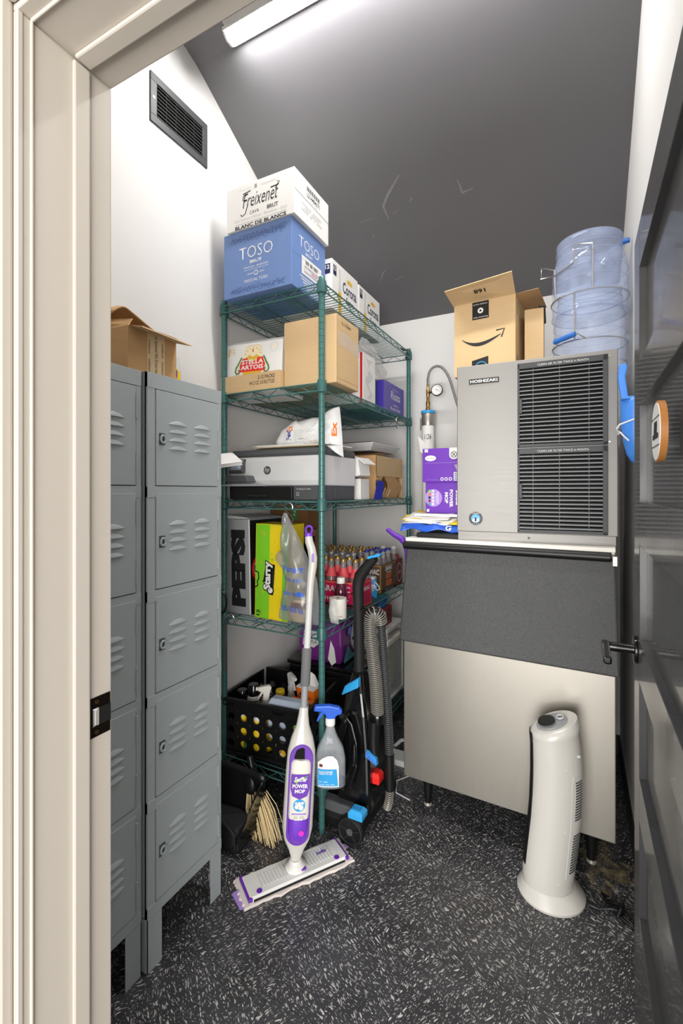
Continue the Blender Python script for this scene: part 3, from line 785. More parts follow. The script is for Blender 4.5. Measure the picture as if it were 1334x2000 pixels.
# clear plastic bag slumped over both
cb = puff([(.0, .10), (.03, .135), (.07, .13), (.11, .10), (.17, .065), (.25, .03), (.335, .0), (.33, -.012), (.20, .0), (.12, .02), (.05, .045), (.0, .06)], .045, .012, 24, seed=4, pw=.6, back=1.0)
cb.xf(Matrix.Translation((-.965, 2.05, ST[3] + .205)) @ Matrix.Rotation(R(90), 4, 'Z'))
tag(cb.build('plastic_bag', 'film', None, smooth=True, ang=80), 'crumpled clear plastic bag draped over the retail box and wine carton', 'plastic bag')
gb = carton('small_box', 'small green box under the clear plastic bag', (-1.10, 2.185, ST[3]), .13, .09, .17, 'greenprint')
MB().box(.012, .12, -.0008, 0, .03, .12).build('label', 'white', gb)

def s_hook(label, x, y, ztop, s=.03, rz=0):
    pts = []
    for i in range(13): a = R(-150 + 25 * i * .95); pts.append((s * .34 * math.cos(a) , 0, s * .34 * math.sin(a)))
    up = [(p[0], 0, p[2]) for p in pts]
    seq = [(s * .34 * math.cos(R(-20 + k * 20)), 0, s * .34 * math.sin(R(-20 + k * 20))) for k in range(11)]
    seq += [(-s * .34, 0, -s * .2), (s * .34, 0, -s * .85)]
    seq += [(s * .34 * math.cos(R(0 - k * 20)), 0, -s * 1.0 + s * .34 * math.sin(R(0 - k * 20))) for k in range(11)]
    o = MB().tube(seq, .0024, 7).build('s_hook', 'chrome', None, smooth=True, loc=(x, y, ztop - s * .34), rot=rz)
    return tag(o, label, 'hook')
s_hook('white metal S-hook hanging empty from the second shelf', -.886, 2.37, LEVELS[3] - .022, .034, R(80))

# third shelf -----------------------------------------------------
pr = thing('printer', 'grey and white office inkjet printer on the middle shelf', 'printer', (-1.388, 1.602, ST[2]))
w, d = .474, .30
MB().prism([(.010, 0), (.004, .055), (.012, .066), (d, .066), (d, 0)], 'x', .006, w - .004).build('base', 'plastic_dark', pr, bev=.003)
bdm = MB().loft([[(0, y0, z), (w, y0, z), (w, d, z), (0, d, z)] for z, y0 in ((.062, .006), (.085, -.004), (.165, -.004), (.188, .006))]).build('body', 'lightgrey', pr, bev=.006, seg=3)
MB().loft([[(x0, y0, z), (w - x0, y0, z), (w - x0, d, z), (x0, d, z)] for z, y0, x0 in ((.188, .004, .002), (.198, .0, 0), (.218, .012, .004))]).build('lid', 'plastic_dark', pr, bev=.003)
MB().loft([[(.03, y0, z), (w - .06, y0, z), (w - .06, d - .03, z), (.03, d - .03, z)] for z, y0 in ((.218, .05), (.225, .055))]).build('scanner_cover', 'grey', pr, bev=.003)
cp = MB().prism([(-.030, .128), (-.022, .116), (.004, .120), (.004, .178), (-.006, .180)], 'x', .012, .088).build('control_panel', 'plastic_dark', pr, bev=.003)
MB().add([(.020, -.0296, .132), (.080, -.0296, .132), (.080, -.0078, .176), (.020, -.0078, .176)], [(0, 1, 2, 3)]).build('screen_bezel', 'grey', cp, solid=.001)
MB().add([(.028, -.0278, .1385), (.072, -.0278, .1385), (.072, -.0112, .172), (.028, -.0112, .172)], [(0, 1, 2, 3)]).build('screen', 'screen', cp, solid=.0012)
MB().prism([(.02, .078), (.145, .078), (.132, .106), (.03, .106), (.02, .098)], 'y', -.06, .0).build('output_tray', 'plastic_dark', pr, bev=.003)
MB().box(.006, .195, -.07, .01, .060, .068).build('paper_stop', 'grey', pr, bev=.002)
MB().box(.006, .335, -.012, .01, .005, .060).build('paper_drawer', 'black', pr, bev=.003)
MB().box(.11, .215, -.016, -.01, .012, .03).build('drawer_grip', 'blackgloss', pr, bev=.003)
MB().box(.335, .468, -.001, .01, .004, .060).build('cartridge_door', 'plastic_dark', pr, bev=.002)
text(pr, face_mat('front', e=.0018), 'HP OfficeJet Pro 8034e', .352, .044, .420, .051, 'lightgrey')
strokes(pr, face_mat('front', e=.0018), [[(.352, .022), (.362, .022), (.362, .034), (.352, .034), (.352, .022)]], .0016, 'lightgrey', 'icon')
lg = MB().cyl((.205, -.0035, .128), (.205, -.0052, .128), .018, 32).build('logo', 'plastic_dark', pr, smooth=True)
text(lg, face_mat('front', e=.0058), 'hp', .1935, .117, .2165, .140, 'white', shear=.3, bold=-.01)
B(w - .002, w + .0015, .10, .115, .01, .05).build('side_latch', 'plastic_dark', pr)

pp = thing('paper_stack', 'flat kraft envelopes and papers lying on top of the printer', 'paper', (-1.29, 1.62, ST[2] + .2255))
for k, (x0, x1, y0, mt) in enumerate(((.02, .36, .0, 'kraft'), (.04, .40, -.01, 'paper'), (.0, .30, .01, 'kraft'), (.02, .27, .005, 'paper'))):
    B(x0, x1, y0, y0 + .21, k * .003, k * .003 + .0028).build('envelope' if mt == 'kraft' else 'sheet', mt, pp, bev=.0008)
fb = puff([(-.145, -.008), (-.158, .010), (-.130, .060), (-.080, .092), (-.062, .106), (-.045, .098), (.02, .112), (.08, .112), (.118, .150), (.142, .152), (.150, .07), (.156, -.02), (.160, -.062), (.125, -.040), (.06, -.012), (-.05, -.012)], .060, .012, 22, rings=12, m=110, seed=2, pw=.55, back=1.1)
fbx = Matrix.Translation((-1.045, 1.70, ST[2] + .222)) @ Matrix.Rotation(R(8), 4, 'Z')
fbo = thing('mailing_bag', 'crumpled white mailing bag with orange letters slumped on the printer', 'mailing bag', (-1.040, 1.70, ST[2] + .243), R(8))
bv = fb.bvh(); fb.build('bag', 'poly', fbo, smooth=True, ang=80)
ff0 = face_mat('front')
text(fbo, ff0, 'Fed', -.082, .012, -.058, .054, 'navy', bold=.03, rot=1, bvh=bv); text(fbo, ff0, 'Ex', -.078, .050, -.050, .074, 'orange', bold=.03, rot=1, bvh=bv)
text(fbo, ff0, 'Ex', .120, .025, .139, .085, 'orange', bold=.04, rot=1, bvh=bv)
for k in range(7): text(fbo, ff0, 'lllll ll llll ll lllll lll', -.045, .050 - k * .0075, .05 - .012 * (k % 3), .0535 - k * .0075, 'inkgrey', bvh=bv)
text(fbo, ff0, 'lllllll', -.024, -.002, .0, .018, 'inkgrey', bold=.05, bvh=bv)
bk = thing('notebook', 'white notebook lying at the left end of the middle shelf', 'notebook', (-1.345, 1.455, ST[2] + .135), (R(10), R(24), R(-25)))
MB().box(-.11, .0, 0, .12, 0, .012).build('pages', 'paper', bk); MB().box(-.11, .002, -.002, .122, .012, .014).box(-.11, .002, -.002, .122, -.002, 0).build('cover', 'white', bk)
# paper boxes right of the printer
t = carton('small_box', 'small white open box tilted beside the printer', (-.985, 1.93, ST[2] + .10), .085, .10, .085, 'white', (0, R(-8), R(-6)))
MB().prism([(.0, .085), (-.05, .10), (-.052, .097), (0, .082)], 'x', .0, .085).build('flap', 'white', t)
MB().prism([(.085, .085), (.12, .05), (.118, .047), (.085, .08)], 'y', .0, .10).build('flap', 'white', t)
MB().tube([(.035, .0, .05), (.035, -.012, .052)], .022, 18).build('roll', 'paper', t, smooth=True)
t = carton('small_box', 'small white closed box standing right of the printer', (-.975, 1.95, ST[2]), .065, .10, .098, 'white')
strokes(t, face_mat('front'), [[(0, .05), (.065, .05)]], .001, 'inkfaint')
# torn cardboard carton
tc = thing('cardboard_box', 'torn brown cardboard box with a ragged hole at the rear post', 'box', (-1.20, 2.19, ST[2]))
w, d, h = .268, .385, .225
B(0, w, 0, d, 0, .004).build('base', 'cardboard2', tc); B(0, w, d - .004, d, .004, h).build('wall', 'cardboard2', tc); B(0, .004, .004, d - .004, .004, h).build('wall', 'cardboard2', tc)
# right wall with hole, built as a ring of quads round the opening
hole = [(.105 + .052 * math.cos(a) * (1 + .18 * math.sin(3 * a + 1)), .062 + .052 * math.sin(a) * (1 + .15 * math.cos(4 * a))) for a in [2 * PI * k / 20 for k in range(20)]]
outer = []
for k in range(20):
    a = 2 * PI * k / 20; ca, sa = math.cos(a), math.sin(a)
    tx = ((d if ca > 0 else 0) - .105) / ca if abs(ca) > 1e-6 else 1e9; tz = ((h * .52 if sa > 0 else .004) - .062) / sa if abs(sa) > 1e-6 else 1e9
    q = min(abs(tx), abs(tz)); outer.append((.105 + ca * q, .062 + sa * q))
vs = [(w, p[0], p[1]) for p in hole] + [(w, p[0], p[1]) for p in outer] + [(w - .004, p[0], p[1]) for p in hole] + [(w - .004, p[0], p[1]) for p in outer]
fs = []
for k in range(20):
    q = (k + 1) % 20
    fs += [(k, q, 20 + q, 20 + k), (40 + k, 60 + k, 60 + q, 40 + q), (k, 40 + k, 40 + q, q), (20 + k, 20 + q, 60 + q, 60 + k)]
MB().add(vs, fs).build('torn_wall', 'cardboard2', tc)
B(w - .004, w, .0, d, h * .52 + .001, h).build('wall', 'cardboard', tc, bev=.001)
MB().prism([(0, .02), (.0, h * .9), (.05, h), (w, h), (w, .004), (.15, .004), (.10, .05), (.05, .03)], 'y', 0, .004).build('torn_wall', 'cardboard2', tc)
for k, (y0, z0, z1, b) in enumerate(((.02, .0, .085, .05), (.06, .0, .06, .07), (.13, .0, .05, .045))):
    MB().hexa([(w, y0, z0 + .004), (w + .004, y0, z0 + .004), (w + .004, y0 + b, z0 + .004), (w, y0 + b, z0 + .004),
               (w + .02, y0 + .01, z1), (w + .023, y0 + .012, z1), (w + .012, y0 + b * .6, z1 * .8), (w + .010, y0 + b * .6, z1 * .8)]).build('torn_flap', 'cardboard', tc)
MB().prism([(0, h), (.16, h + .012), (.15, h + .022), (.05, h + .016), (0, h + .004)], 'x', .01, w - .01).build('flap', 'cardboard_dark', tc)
rect(tc, face_mat('right', w, d, h, .0010), .22, .135, .24, .222, 'film', 'packing_tape')
o = MB().prism([(0, .0), (.06, .0), (.075, .085), (.03, .095)], 'x', 0, .004).build('label_card', 'navy', None, loc=(-.905, 2.09, ST[2]), rot=R(-18))
tag(o, 'small blue printed card leaning against the torn box', 'card')
gt = thing('plastic_tray', 'shallow grey plastic tray lying on top of the torn cardboard box', 'tray', (-1.25, 2.18, ST[2] + .252), R(-3))
MB().loft([[(x0, y0, z), (.31 - x0, y0, z), (.31 - x0, .36 - y0, z), (x0, .36 - y0, z)] for z, x0, y0 in ((0, .03, .03), (.02, .01, .01), (.035, .0, .0), (.040, 0, 0))]).build('shell', 'lightgrey', gt, bev=.004)
B(.02, .29, .02, .34, .041, .046).build('insert', 'plastic_dark', gt, bev=.002)

# fourth shelf ----------------------------------------------------
Z4 = ST[1]
pw, pd, ph = .128, .27, .420
t = thing('soda_pack', 'silver soda pack with big black letters standing on end at shelf left', 'soda pack', (-1.398, 1.60, Z4 + .002), (0, R(-1.2), R(-2)))
B(0, pw, 0, pd, 0, ph).build('carton', 'silver', t, bev=.006, seg=3)
r = face_mat('right', pw, pd, ph)
rect(t, r, .004, .004, pd - .004, ph - .006, 'black', 'side_panel')
text(t, face_mat('front'), 'PEPSI', .022, .036, .104, .372, 'ink', bold=.075, rot=1)
disc(t, face_mat('right', pw, pd, ph, .0011), .075, .20, .062, 'red', 'roundel', n=36); disc(t, face_mat('right', pw, pd, ph, .0015), .075, .20, .050, 'silver', 'roundel', n=36)
poly(t, face_mat('right', pw, pd, ph, .0019), [(.028, .19), (.075, .205), (.122, .19), (.122, .215), (.075, .225), (.028, .215)], 'ink', 'roundel')
MB().hexa([(.002, .01, ph - .004), (pw - .004, .01, ph - .004), (pw - .004, pd - .01, ph - .004), (.002, pd - .01, ph - .004),
           (-.012, .0, ph + .018), (pw - .02, .02, ph + .004), (pw - .02, pd - .02, ph + .004), (-.010, pd - .02, ph + .016)]).build('torn_top', 'lightgrey', t, bev=.003)

qw, qd, qh = .165, .13, .405
t = thing('soda_pack', 'green and yellow soda pack standing on end beside the silver pack', 'soda pack', (-1.252, 1.60, Z4 + .002), (0, R(1.0), R(1)))
B(0, qw, 0, qd, 0, qh).build('carton', 'starryyellow', t, bev=.002)
f = face_mat('front', e=.0005); f2 = face_mat('front', e=.0010); f3 = face_mat('front', e=.0015)
rect(t, f, .004, .002, .074, qh - .003, 'lime', 'stripe'); rect(t, f, qw - .026, .002, qw - .001, qh - .003, 'lime', 'stripe')
stars = [(.028, .375, .008, 'gold'), (.045, .362, .011, 'gold'), (.030, .240, .008, 'gold'), (.045, .115, .009, 'gold'), (.022, .140, .005, 'gold'), (.05, .025, .007, 'gold'), (.088, .255, .013, 'lime'), (.085, .28, .006, 'lime'), (.098, .330, .007, 'gold'), (.028, .012, .006, 'gold')]
for x, z, s, m in stars:
    poly(t, f2, [(x + (s if k % 2 == 0 else s * .28) * math.cos(k * PI / 4), z + (s if k % 2 == 0 else s * .28) * math.sin(k * PI / 4)) for k in range(8)], m, 'star')
strokes(t, f2, [[(.052, .155), (.066, .235)], [(.085, .105), (.093, .235)]], .020, 'ink', 'outline')
text(t, f2, 'Starry', .038, .118, .098, .252, 'ink', bold=.16, rot=1); text(t, f3, 'Starry', .045, .124, .091, .246, 'white', bold=.045, rot=1)
disc(t, f2, .081, .124, .018, 'ink', 'outline'); disc(t, f3, .081, .124, .012, 'white', 'ball')
strokes(t, f2, [[(.0, .20), (.018, .195), (.020, .170), (.012, .155), (.016, .140), (.002, .130)]], .006, 'ink', 'outline')
text(t, f2, '12', .010, .010, .026, .036, 'ink', bold=.04, rot=1); text(t, f2, 'CANS', .028, .010, .033, .034, 'ink', rot=1)
strokes(t, f2, [[(qw / 2, qh - .004), (qw, qh - .004)]], .001, 'inkgrey')

# brown cartons behind the soda packs
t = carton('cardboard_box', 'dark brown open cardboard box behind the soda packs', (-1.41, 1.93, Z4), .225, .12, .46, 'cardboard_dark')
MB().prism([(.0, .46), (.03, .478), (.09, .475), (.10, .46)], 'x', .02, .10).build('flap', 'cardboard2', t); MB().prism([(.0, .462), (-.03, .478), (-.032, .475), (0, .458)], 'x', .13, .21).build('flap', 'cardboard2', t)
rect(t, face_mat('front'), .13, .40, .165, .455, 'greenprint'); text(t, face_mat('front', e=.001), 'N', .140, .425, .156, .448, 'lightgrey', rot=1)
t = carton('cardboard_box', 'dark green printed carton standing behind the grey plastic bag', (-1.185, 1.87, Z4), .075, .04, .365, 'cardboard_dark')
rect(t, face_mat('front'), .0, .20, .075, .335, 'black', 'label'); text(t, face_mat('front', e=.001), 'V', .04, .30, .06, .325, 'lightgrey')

# grey carrier bag on an S-hook
s_hook('silver S-hook holding the grey plastic carrier bag', -1.046, 1.556, LEVELS[2] - .004, .05, R(15))
hb = puff([(-.055, .400), (-.040, .400), (.030, .285), (.100, .150), (.110, .06), (.108, -.028), (.03, -.034), (-.074, -.026), (-.062, .04), (-.040, .10), (-.050, .186), (-.088, .232), (-.076, .250), (-.056, .245), (-.058, .33)], .050, .010, 20, rings=14, m=120, seed=9, pw=.6, back=.25, folds=13)
hbo = thing('carrier_bag', 'grey translucent plastic carrier bag hanging from the middle shelf', 'plastic bag', (-1.000, 1.532, .860))
bv = hb.bvh(); hb.build('bag', 'filmgrey', hbo, smooth=True, ang=80)
MB().lathe([(.03, -.024), (.045, .0), (.04, .04), (.02, .06)], 14, (.02, 0), 1.1, .4).build('contents', 'kraft', hbo, smooth=True)
MB().box(-.01, .07, -.02, .012, .03, .05).build('contents', 'darkred', hbo, bev=.004)
for s_, a in (('Walmart', (-.04, .175, .06, .20)), ('llll lllll lll llll', (-.03, .140, .06, .152)), ('lllll llll lll', (-.02, .085, .07, .10)), ('llll lllll lll ll', (-.045, .018, .09, .04))):
    text(hbo, ff0, s_, *a, 'blue', bvh=bv, bold=.01)
text(hbo, ff0, 'o', .045, .085, .065, .105, 'blue', bold=.1, bvh=bv)

# bottles and six-pack carriers
def bottle_proto(label, liquid, capm, neckm, group):
    t = thing('soda_bottle', label, 'bottle', (0, 0, 0), 0, group)
    MB().lathe([(.026, .0), (.029, .004), (.029, .115), (.026, .135), (.016, .165), (.0125, .19), (.0125, .212)], 14).build('glass', 'glass', t, smooth=True)
    MB().lathe([(.024, .003), (.0272, .006), (.0272, .114), (.0245, .134), (.0145, .164), (.0115, .176)], 14).build('soda', liquid, t, smooth=True)
    MB().lathe([(.0155, .208), (.0158, .214), (.013, .220)], 14).build('cap', capm, t, smooth=True)
    if neckm:
        MB().lathe([(.0272, .135), (.0172, .165), (.0150, .176)], 14, cap0=False, cap1=False).build('neck_label', neckm, t, smooth=True)
    return t
ORD = ('first', 'second', 'third', 'fourth', 'fifth')
def place(proto, used, x, y, z, label=None):
    o = proto if not used else copy_tree(proto)
    o.location = (x, y, z); o.rotation_euler = (0, 0, random.uniform(0, 6))
    if label: o['label'] = label
    return o
def carrier(label, loc, w, d, h, mat, edge, rz=0):
    t = thing('bottle_carrier', label, 'bottle carrier', loc, rz)
    B(0, w, 0, d, 0, .003).build('base', mat, t)
    for a in ((0, w, 0, .002, .003, h), (0, w, d - .002, d, .003, h), (0, .002, .002, d - .002, .003, h), (w - .002, w, .002, d - .002, .003, h)):
        B(*a).build('wall', mat, t)
    if w > d: B(.002, w - .002, d / 2 - .001, d / 2 + .001, .003, h + .03).build('divider', mat, t)
    else: B(w / 2 - .001, w / 2 + .001, .002, d - .002, .003, h + .03).build('divider', mat, t)
    f = face_mat('front'); r = face_mat('right', w, d, h)
    for fm, s in ((f, w), (r, d)):
        strokes(t, fm, [[(.006, .008), (s - .006, .008), (s - .006, h - .006), (.006, h - .006), (.006, .008)]], .003, edge, 'border')
    return t
GA = 'pink-labelled soda bottles in the pink carriers'
pA = bottle_proto('soda bottle with gold cap and coral neck label in a pink carrier', 'soda_red', 'goldcap', 'coral', GA)
used = False
for (cx, cy, lab) in ((-1.175, 1.93, 'pink bottle carrier behind the paper roll'), (-1.290, 2.075, 'pink bottle carrier in the second row behind the first pink carrier')):
    w, d, h = .27, .135, .120
    t = carrier(lab, (cx, cy, Z4), w, d, h, 'pink', 'gold')
    f = face_mat('front'); r = face_mat('right', w, d, h)
    text(t, f, 'SARANAC', .05, .070, .22, .098, 'white', bold=.03); text(t, f, 'lllll llllll', .06, .030, .21, .045, 'white')
    strokes(t, f, [[(.18, .01), (.235, .075)], [(.225, .06), (.245, .095)]], .006, 'coral', 'print'); rect(t, face_mat('front', e=.0009), .004, .004, w - .004, .016, 'ink', 'print')
    text(t, r, 'SARANAC', .02, .075, .115, .095, 'white', bold=.02)
    n = 4
    for i in range(n):
        for j in range(2):
            if cy > 2: continue
            place(pA, used, cx + .036 + i * .066, cy + .034 + j * .067, Z4 + .0035, f'gold-capped soda bottle with coral neck label, {ORD[i]} from left, {("front", "back")[j]} row of first pink carrier'); used = True
GB = 'silver-capped soda bottles in the second pink carrier'
pB = bottle_proto('soda bottle with silver cap and clear neck in the second pink carrier', 'soda_red', 'silver', None, GB); used = False
for i in range(4):
    for j in range(2):
        place(pB, used, -1.290 + .036 + i * .066, 2.075 + .034 + j * .067, Z4 + .0035, f'silver-capped soda bottle, {ORD[i]} from left in the {("front", "back")[j]} row of second pink carrier'); used = True
GC = 'dark soda bottles with gold caps at the back of the shelf'
pC = bottle_proto('dark soda bottle with gold cap standing at the back of the shelf', 'soda_dark', 'goldcap', 'darkred', GC); used = False
for i in range(5):
    for j in range(4):
        if i > 3 and j < 2: pass
        place(pC, used, -1.36 + i * .064 + .01 * (j % 2), 2.27 + j * .072, Z4 + .0005, f'dark gold-capped soda bottle at shelf back, {ORD[i]} from left wall, {ORD[j]} row deep'); used = True
w, d, h = .135, .215, .150
t = carrier('brown root beer bottle carrier near the shelf edge', (-.94 - w, 2.275, Z4), w, d, h, 'brownprint', 'gold')
f = face_mat('front'); r = face_mat('right', w, d, h)
text(t, f, 'SARANAC', .012, .098, .122, .128, 'white', bold=.03); text(t, f, '- 1888 -', .03, .080, .105, .090, 'white')
text(t, r, 'SARANAC', .055, .112, .155, .138, 'white', bold=.03); text(t, r, 'ROOT', .065, .068, .150, .098, 'orange', bold=.03); text(t, r, 'BEER', .070, .030, .155, .060, 'orange', bold=.03)
strokes(t, r, [[(.07, .106), (.105, .101), (.14, .106)]], .004, 'white'); rect(t, face_mat('right', w, d, h, .0009), .004, .004, d - .004, .018, 'ink', 'print'); text(t, face_mat('right', w, d, h, .0014), 'llllllll llll llll', .05, .008, .17, .014, 'lightgrey')
GD = 'blue-capped root beer bottles in the brown carrier'
pD = bottle_proto('brown root beer bottle with blue cap in the brown carrier', 'soda_dark', 'navy', None, GD); used = False
for i in range(2):
    for j in range(3):
        place(pD, used, -.94 - w + .034 + i * .067, 2.275 + .036 + j * .0715, Z4 + .0035, f'blue-capped root beer bottle in brown carrier, {("left", "right")[i]} side, {ORD[j]} from the front'); used = True
w, d, h = .135, .105, .150
t = carrier('dark red bottle carrier with a white oval emblem at the rear post', (-.94 - w, 2.492, Z4), w, d, h, 'darkred', 'darkred')
r = face_mat('right', w, d, h); strokes(t, r, [[(.055 + .038 * math.cos(2 * PI * i / 24), .075 + .052 * math.sin(2 * PI * i / 24)) for i in range(25)]], .004, 'white', 'emblem'); strokes(t, r, [[(.03, .07), (.045, .085), (.05, .068), (.065, .082), (.08, .07)]], .004, 'white', 'emblem')
GE = 'cola bottles with pale caps in the dark red carrier'
pE = bottle_proto('dark cola bottle with pale cap in the dark red carrier', 'soda_dark', 'lightgrey', None, GE); used = False
for i in range(2):
    place(pE, used, -.94 - w + .034 + i * .067, 2.545, Z4 + .0035, f'dark cola bottle with pale cap on the {("left", "right")[i]} in dark red carrier'); used = True

ro = thing('paper_roll', 'white receipt paper roll standing at the shelf edge', 'paper roll', (-.932, 1.765, Z4))
MB().lathe([(.007, 0), (.0375, 0), (.038, .002), (.038, .083), (.0375, .085), (.007, .085), (.007, 0)], 30, cap0=False, cap1=False).build('paper', 'offwhite', ro, smooth=True)
MB().lathe([(.0055, .001), (.007, .001), (.007, .0855), (.0055, .0855)], 14).build('core', 'brownprint', ro, smooth=True)
MB().grid(lambda u, v: (-.02 + .06 * u, -.0385 - .006 * math.sin(u * 3.1) * v, .005 + .016 * v * (1 - u * .5)), 8, 3).build('loose_end', 'offwhite', ro, smooth=True, solid=.0006)
jb_ = thing('juice_bottle', 'small dark purple juice bottle with white cap behind the paper roll', 'bottle', (-.968, 1.862, Z4))
MB().lathe([(.022, 0), (.027, .006), (.026, .05), (.0295, .07), (.0295, .095), (.022, .118), (.015, .124), (.015, .130)], 20).build('body', 'juice', jb_, smooth=True)
MB().lathe([(.0185, .128), (.019, .131), (.019, .150), (.017, .154)], 20).build('cap', 'white', jb_, smooth=True)
MB().lathe([(.0265, .012), (.0265, .046)], 20, cap0=False, cap1=False).build('label', 'clear', jb_, smooth=True)
cl = puff([(.0, .10), (.02, .105), (.03, .05), (.035, .0), (.0, .0), (-.012, .05)], .018, .008, 40, seed=3)
tag(cl.build('plastic_sleeve', 'film', None, smooth=True, ang=80, loc=(-.915, 1.675, Z4)), 'crumpled clear plastic sleeve beside the paper roll', 'plastic sleeve')
wp = thing('wipes_pack', 'blue and white packet with white strings beside the root beer carrier', 'packet', (-.995, 2.165, Z4))
pk = puff([(0, 0), (.075, 0), (.078, .055), (.072, .105), (.045, .112), (.004, .105), (-.004, .05)], .024, .004, 40, seed=6, back=1.0)
bv = pk.bvh(); pk.build('packet', 'skyblue', wp, smooth=True, ang=80)
text(wp, ff0, 'lll', .008, .012, .036, .040, 'white', bold=.2, bvh=bv); text(wp, ff0, 'lllll', .010, .062, .05, .074, 'yellow', bold=.04, bvh=bv); text(wp, ff0, 'o', .045, .035, .07, .075, 'white', bold=.05, bvh=bv)
MB().lathe([(.036, .0), (.037, .012), (.033, .016)], 18, (.037, 0), 1, .6, z0=.096).build('lid', 'silver', wp, smooth=True)
MB().tube([(.07, -.022, .09), (.085, -.03, .085), (.10, -.03, .07), (.102, -.03, .055), (.092, -.03, .05), (.08, -.028, .055), (.074, -.026, .07), (.07, -.022, .082)], .0025, 6).build('string', 'white', wp, smooth=True)
MB().tube([(.05, -.022, .09), (.054, -.032, .075), (.062, -.034, .06), (.075, -.032, .058), (.085, -.03, .07)], .0025, 6).build('string', 'white', wp, smooth=True)
# black cable coil and silver hook at the left front of the shelf
mb = MB()
for k in range(4): mb.tube([(.034 * math.cos(a) * (1 - .05 * k), .003 * k, .055 + .05 * math.sin(a)) for a in [2 * PI * i / 20 for i in range(20)]], .004, 6, closed=True)
tag(mb.build('cable_coil', 'black', None, smooth=True, loc=(-1.398, 1.548, Z4 + .006)), 'black coiled cable beside the silver soda pack', 'cable')
hk = MB().tube([(.034, 0, -.03), (.03, 0, -.008), (.018, 0, .006), (.0, 0, .008), (-.016, 0, 0), (-.022, 0, -.02), (-.023, 0, -.12), (-.024, 0, -.24)], .0042, 8)
tag(hk.build('metal_hook', 'chrome', None, smooth=True, loc=(-1.352, 1.552, Z4 + .002)), 'long silver metal hook hung over the front shelf edge', 'hook')

# bottom shelf ----------------------------------------------------
Z5 = ST[0]
cr = thing('storage_crate', 'black plastic crate with rows of round holes on the bottom shelf', 'crate', (-1.408, 1.575, Z5), R(6))
CW, CD, CH = .405, .365, .245
def holed(w, h, nx, nz, r, th=.004, margin=.0):
    """upright panel in the x-z plane with a grid of round holes"""
    mb = MB(); cwid = w / nx; ch_ = h / nz; N = 16
    for i in range(nx):
        for j in range(nz):
            cx = (i + .5) * cwid; cz = (j + .5) * ch_
            inn = [(cx + r * math.cos(2 * PI * k / N), cz + r * math.sin(2 * PI * k / N)) for k in range(N)]; out = []
            for k in range(N):
                a = 2 * PI * k / N; ca, sa = math.cos(a), math.sin(a); q = min(cwid / 2 / max(abs(ca), 1e-6), ch_ / 2 / max(abs(sa), 1e-6)); out.append((cx + ca * q, cz + sa * q))
            vs = [(p[0], 0, p[1]) for p in inn] + [(p[0], 0, p[1]) for p in out] + [(p[0], th, p[1]) for p in inn] + [(p[0], th, p[1]) for p in out]; fs = []
            for k in range(N):
                q = (k + 1) % N
                fs += [(k, q, N + q, N + k), (2 * N + k, 3 * N + k, 3 * N + q, 2 * N + q), (k, 2 * N + k, 2 * N + q, q), (N + k, N + q, 3 * N + q, 3 * N + k)]
            mb.add(vs, fs)
    return mb
def panel(w, loc, rz, nx):
    g = B(0, w, 0, .004, 0, .022).box(0, w, 0, .004, CH - .052, CH).box(0, .012, 0, .004, .02, CH - .05).box(w - .012, w, 0, .004, .02, CH - .05)
    hp = holed(w - .024, CH - .072, nx, 3, .0165); hp.xf(Matrix.Translation((.012, 0, .021)))
    g.add(hp.v, hp.f)
    g.xf(Matrix.Translation(loc) @ Matrix.Rotation(rz, 4, 'Z')); g.build('wall', 'black', cr)
panel(CW, (0, 0, 0), 0, 6); panel(CW, (0, CD - .004, 0), 0, 6); panel(CD - .01, (.004, .005, 0), R(90), 5); panel(CD - .01, (CW, .005, 0), R(90), 5)
B(.004, CW - .004, .004, CD - .004, 0, .006).build('base', 'black', cr)
for nm, a in (('rim', (-.010, CW + .010, -.010, .002, CH - .016, CH)), ('rim', (-.010, CW + .010, CD - .002, CD + .010, CH - .016, CH)), ('rim', (-.010, .002, .002, CD - .002, CH - .016, CH)), ('rim', (CW - .002, CW + .010, .002, CD - .002, CH - .016, CH)), ('foot_rim', (-.004, CW + .004, -.006, .002, .0, .014))):
    B(*a).build(nm, 'black', cr, bev=.003)
for x in (.035, .285):
    MB().tube([(x - .025, -.011, CH - .016), (x - .022, -.013, CH - .028), (x + .022, -.013, CH - .028), (x + .025, -.011, CH - .016)], .003, 6).build('clip', 'blackgloss', cr, smooth=True)

def crate_pt(x, y, z):
    a = R(6); return (-1.408 + x * math.cos(a) - y * math.sin(a), 1.575 + x * math.sin(a) + y * math.cos(a), Z5 + z)
def sprayer(label, x, y, body, bodyh, trig, rz, r=.034, liquid=None):
    t = thing('spray_bottle', label, 'spray bottle', crate_pt(x, y, .0065), rz)
    MB().lathe([(r * .9, 0), (r, .006), (r, bodyh * .62), (r * .6, bodyh * .85), (.013, bodyh), (.013, bodyh + .012)], 18).build('bottle', body, t, smooth=True)
    MB().lathe([(.016, bodyh + .006), (.016, bodyh + .026), (.012, bodyh + .03)], 16).build('collar', trig, t, smooth=True)
    z = bodyh + .026
    MB().prism([(-.012, z), (.014, z), (.018, z + .03), (.026, z + .05), (.014, z + .060), (-.034, z + .052), (-.034, z + .036), (-.012, z + .028)], 'y', -.0105, .0105).build('head', trig, t, bev=.004)
    MB().prism([(-.018, z + .034), (-.032, z + .012), (-.042, z - .008), (-.036, z - .010), (-.024, z + .010), (-.012, z + .026)], 'y', -.006, .006).build('trigger', trig, t, bev=.002)
    MB().cyl((-.034, 0, z + .044), (-.044, 0, z + .044), .008, 12).build('nozzle', trig, t, smooth=True)
    return t
sprayer('white trigger spray bottle at the front of the black crate', .175, .075, 'yellow', .20, 'offwhite', R(35))
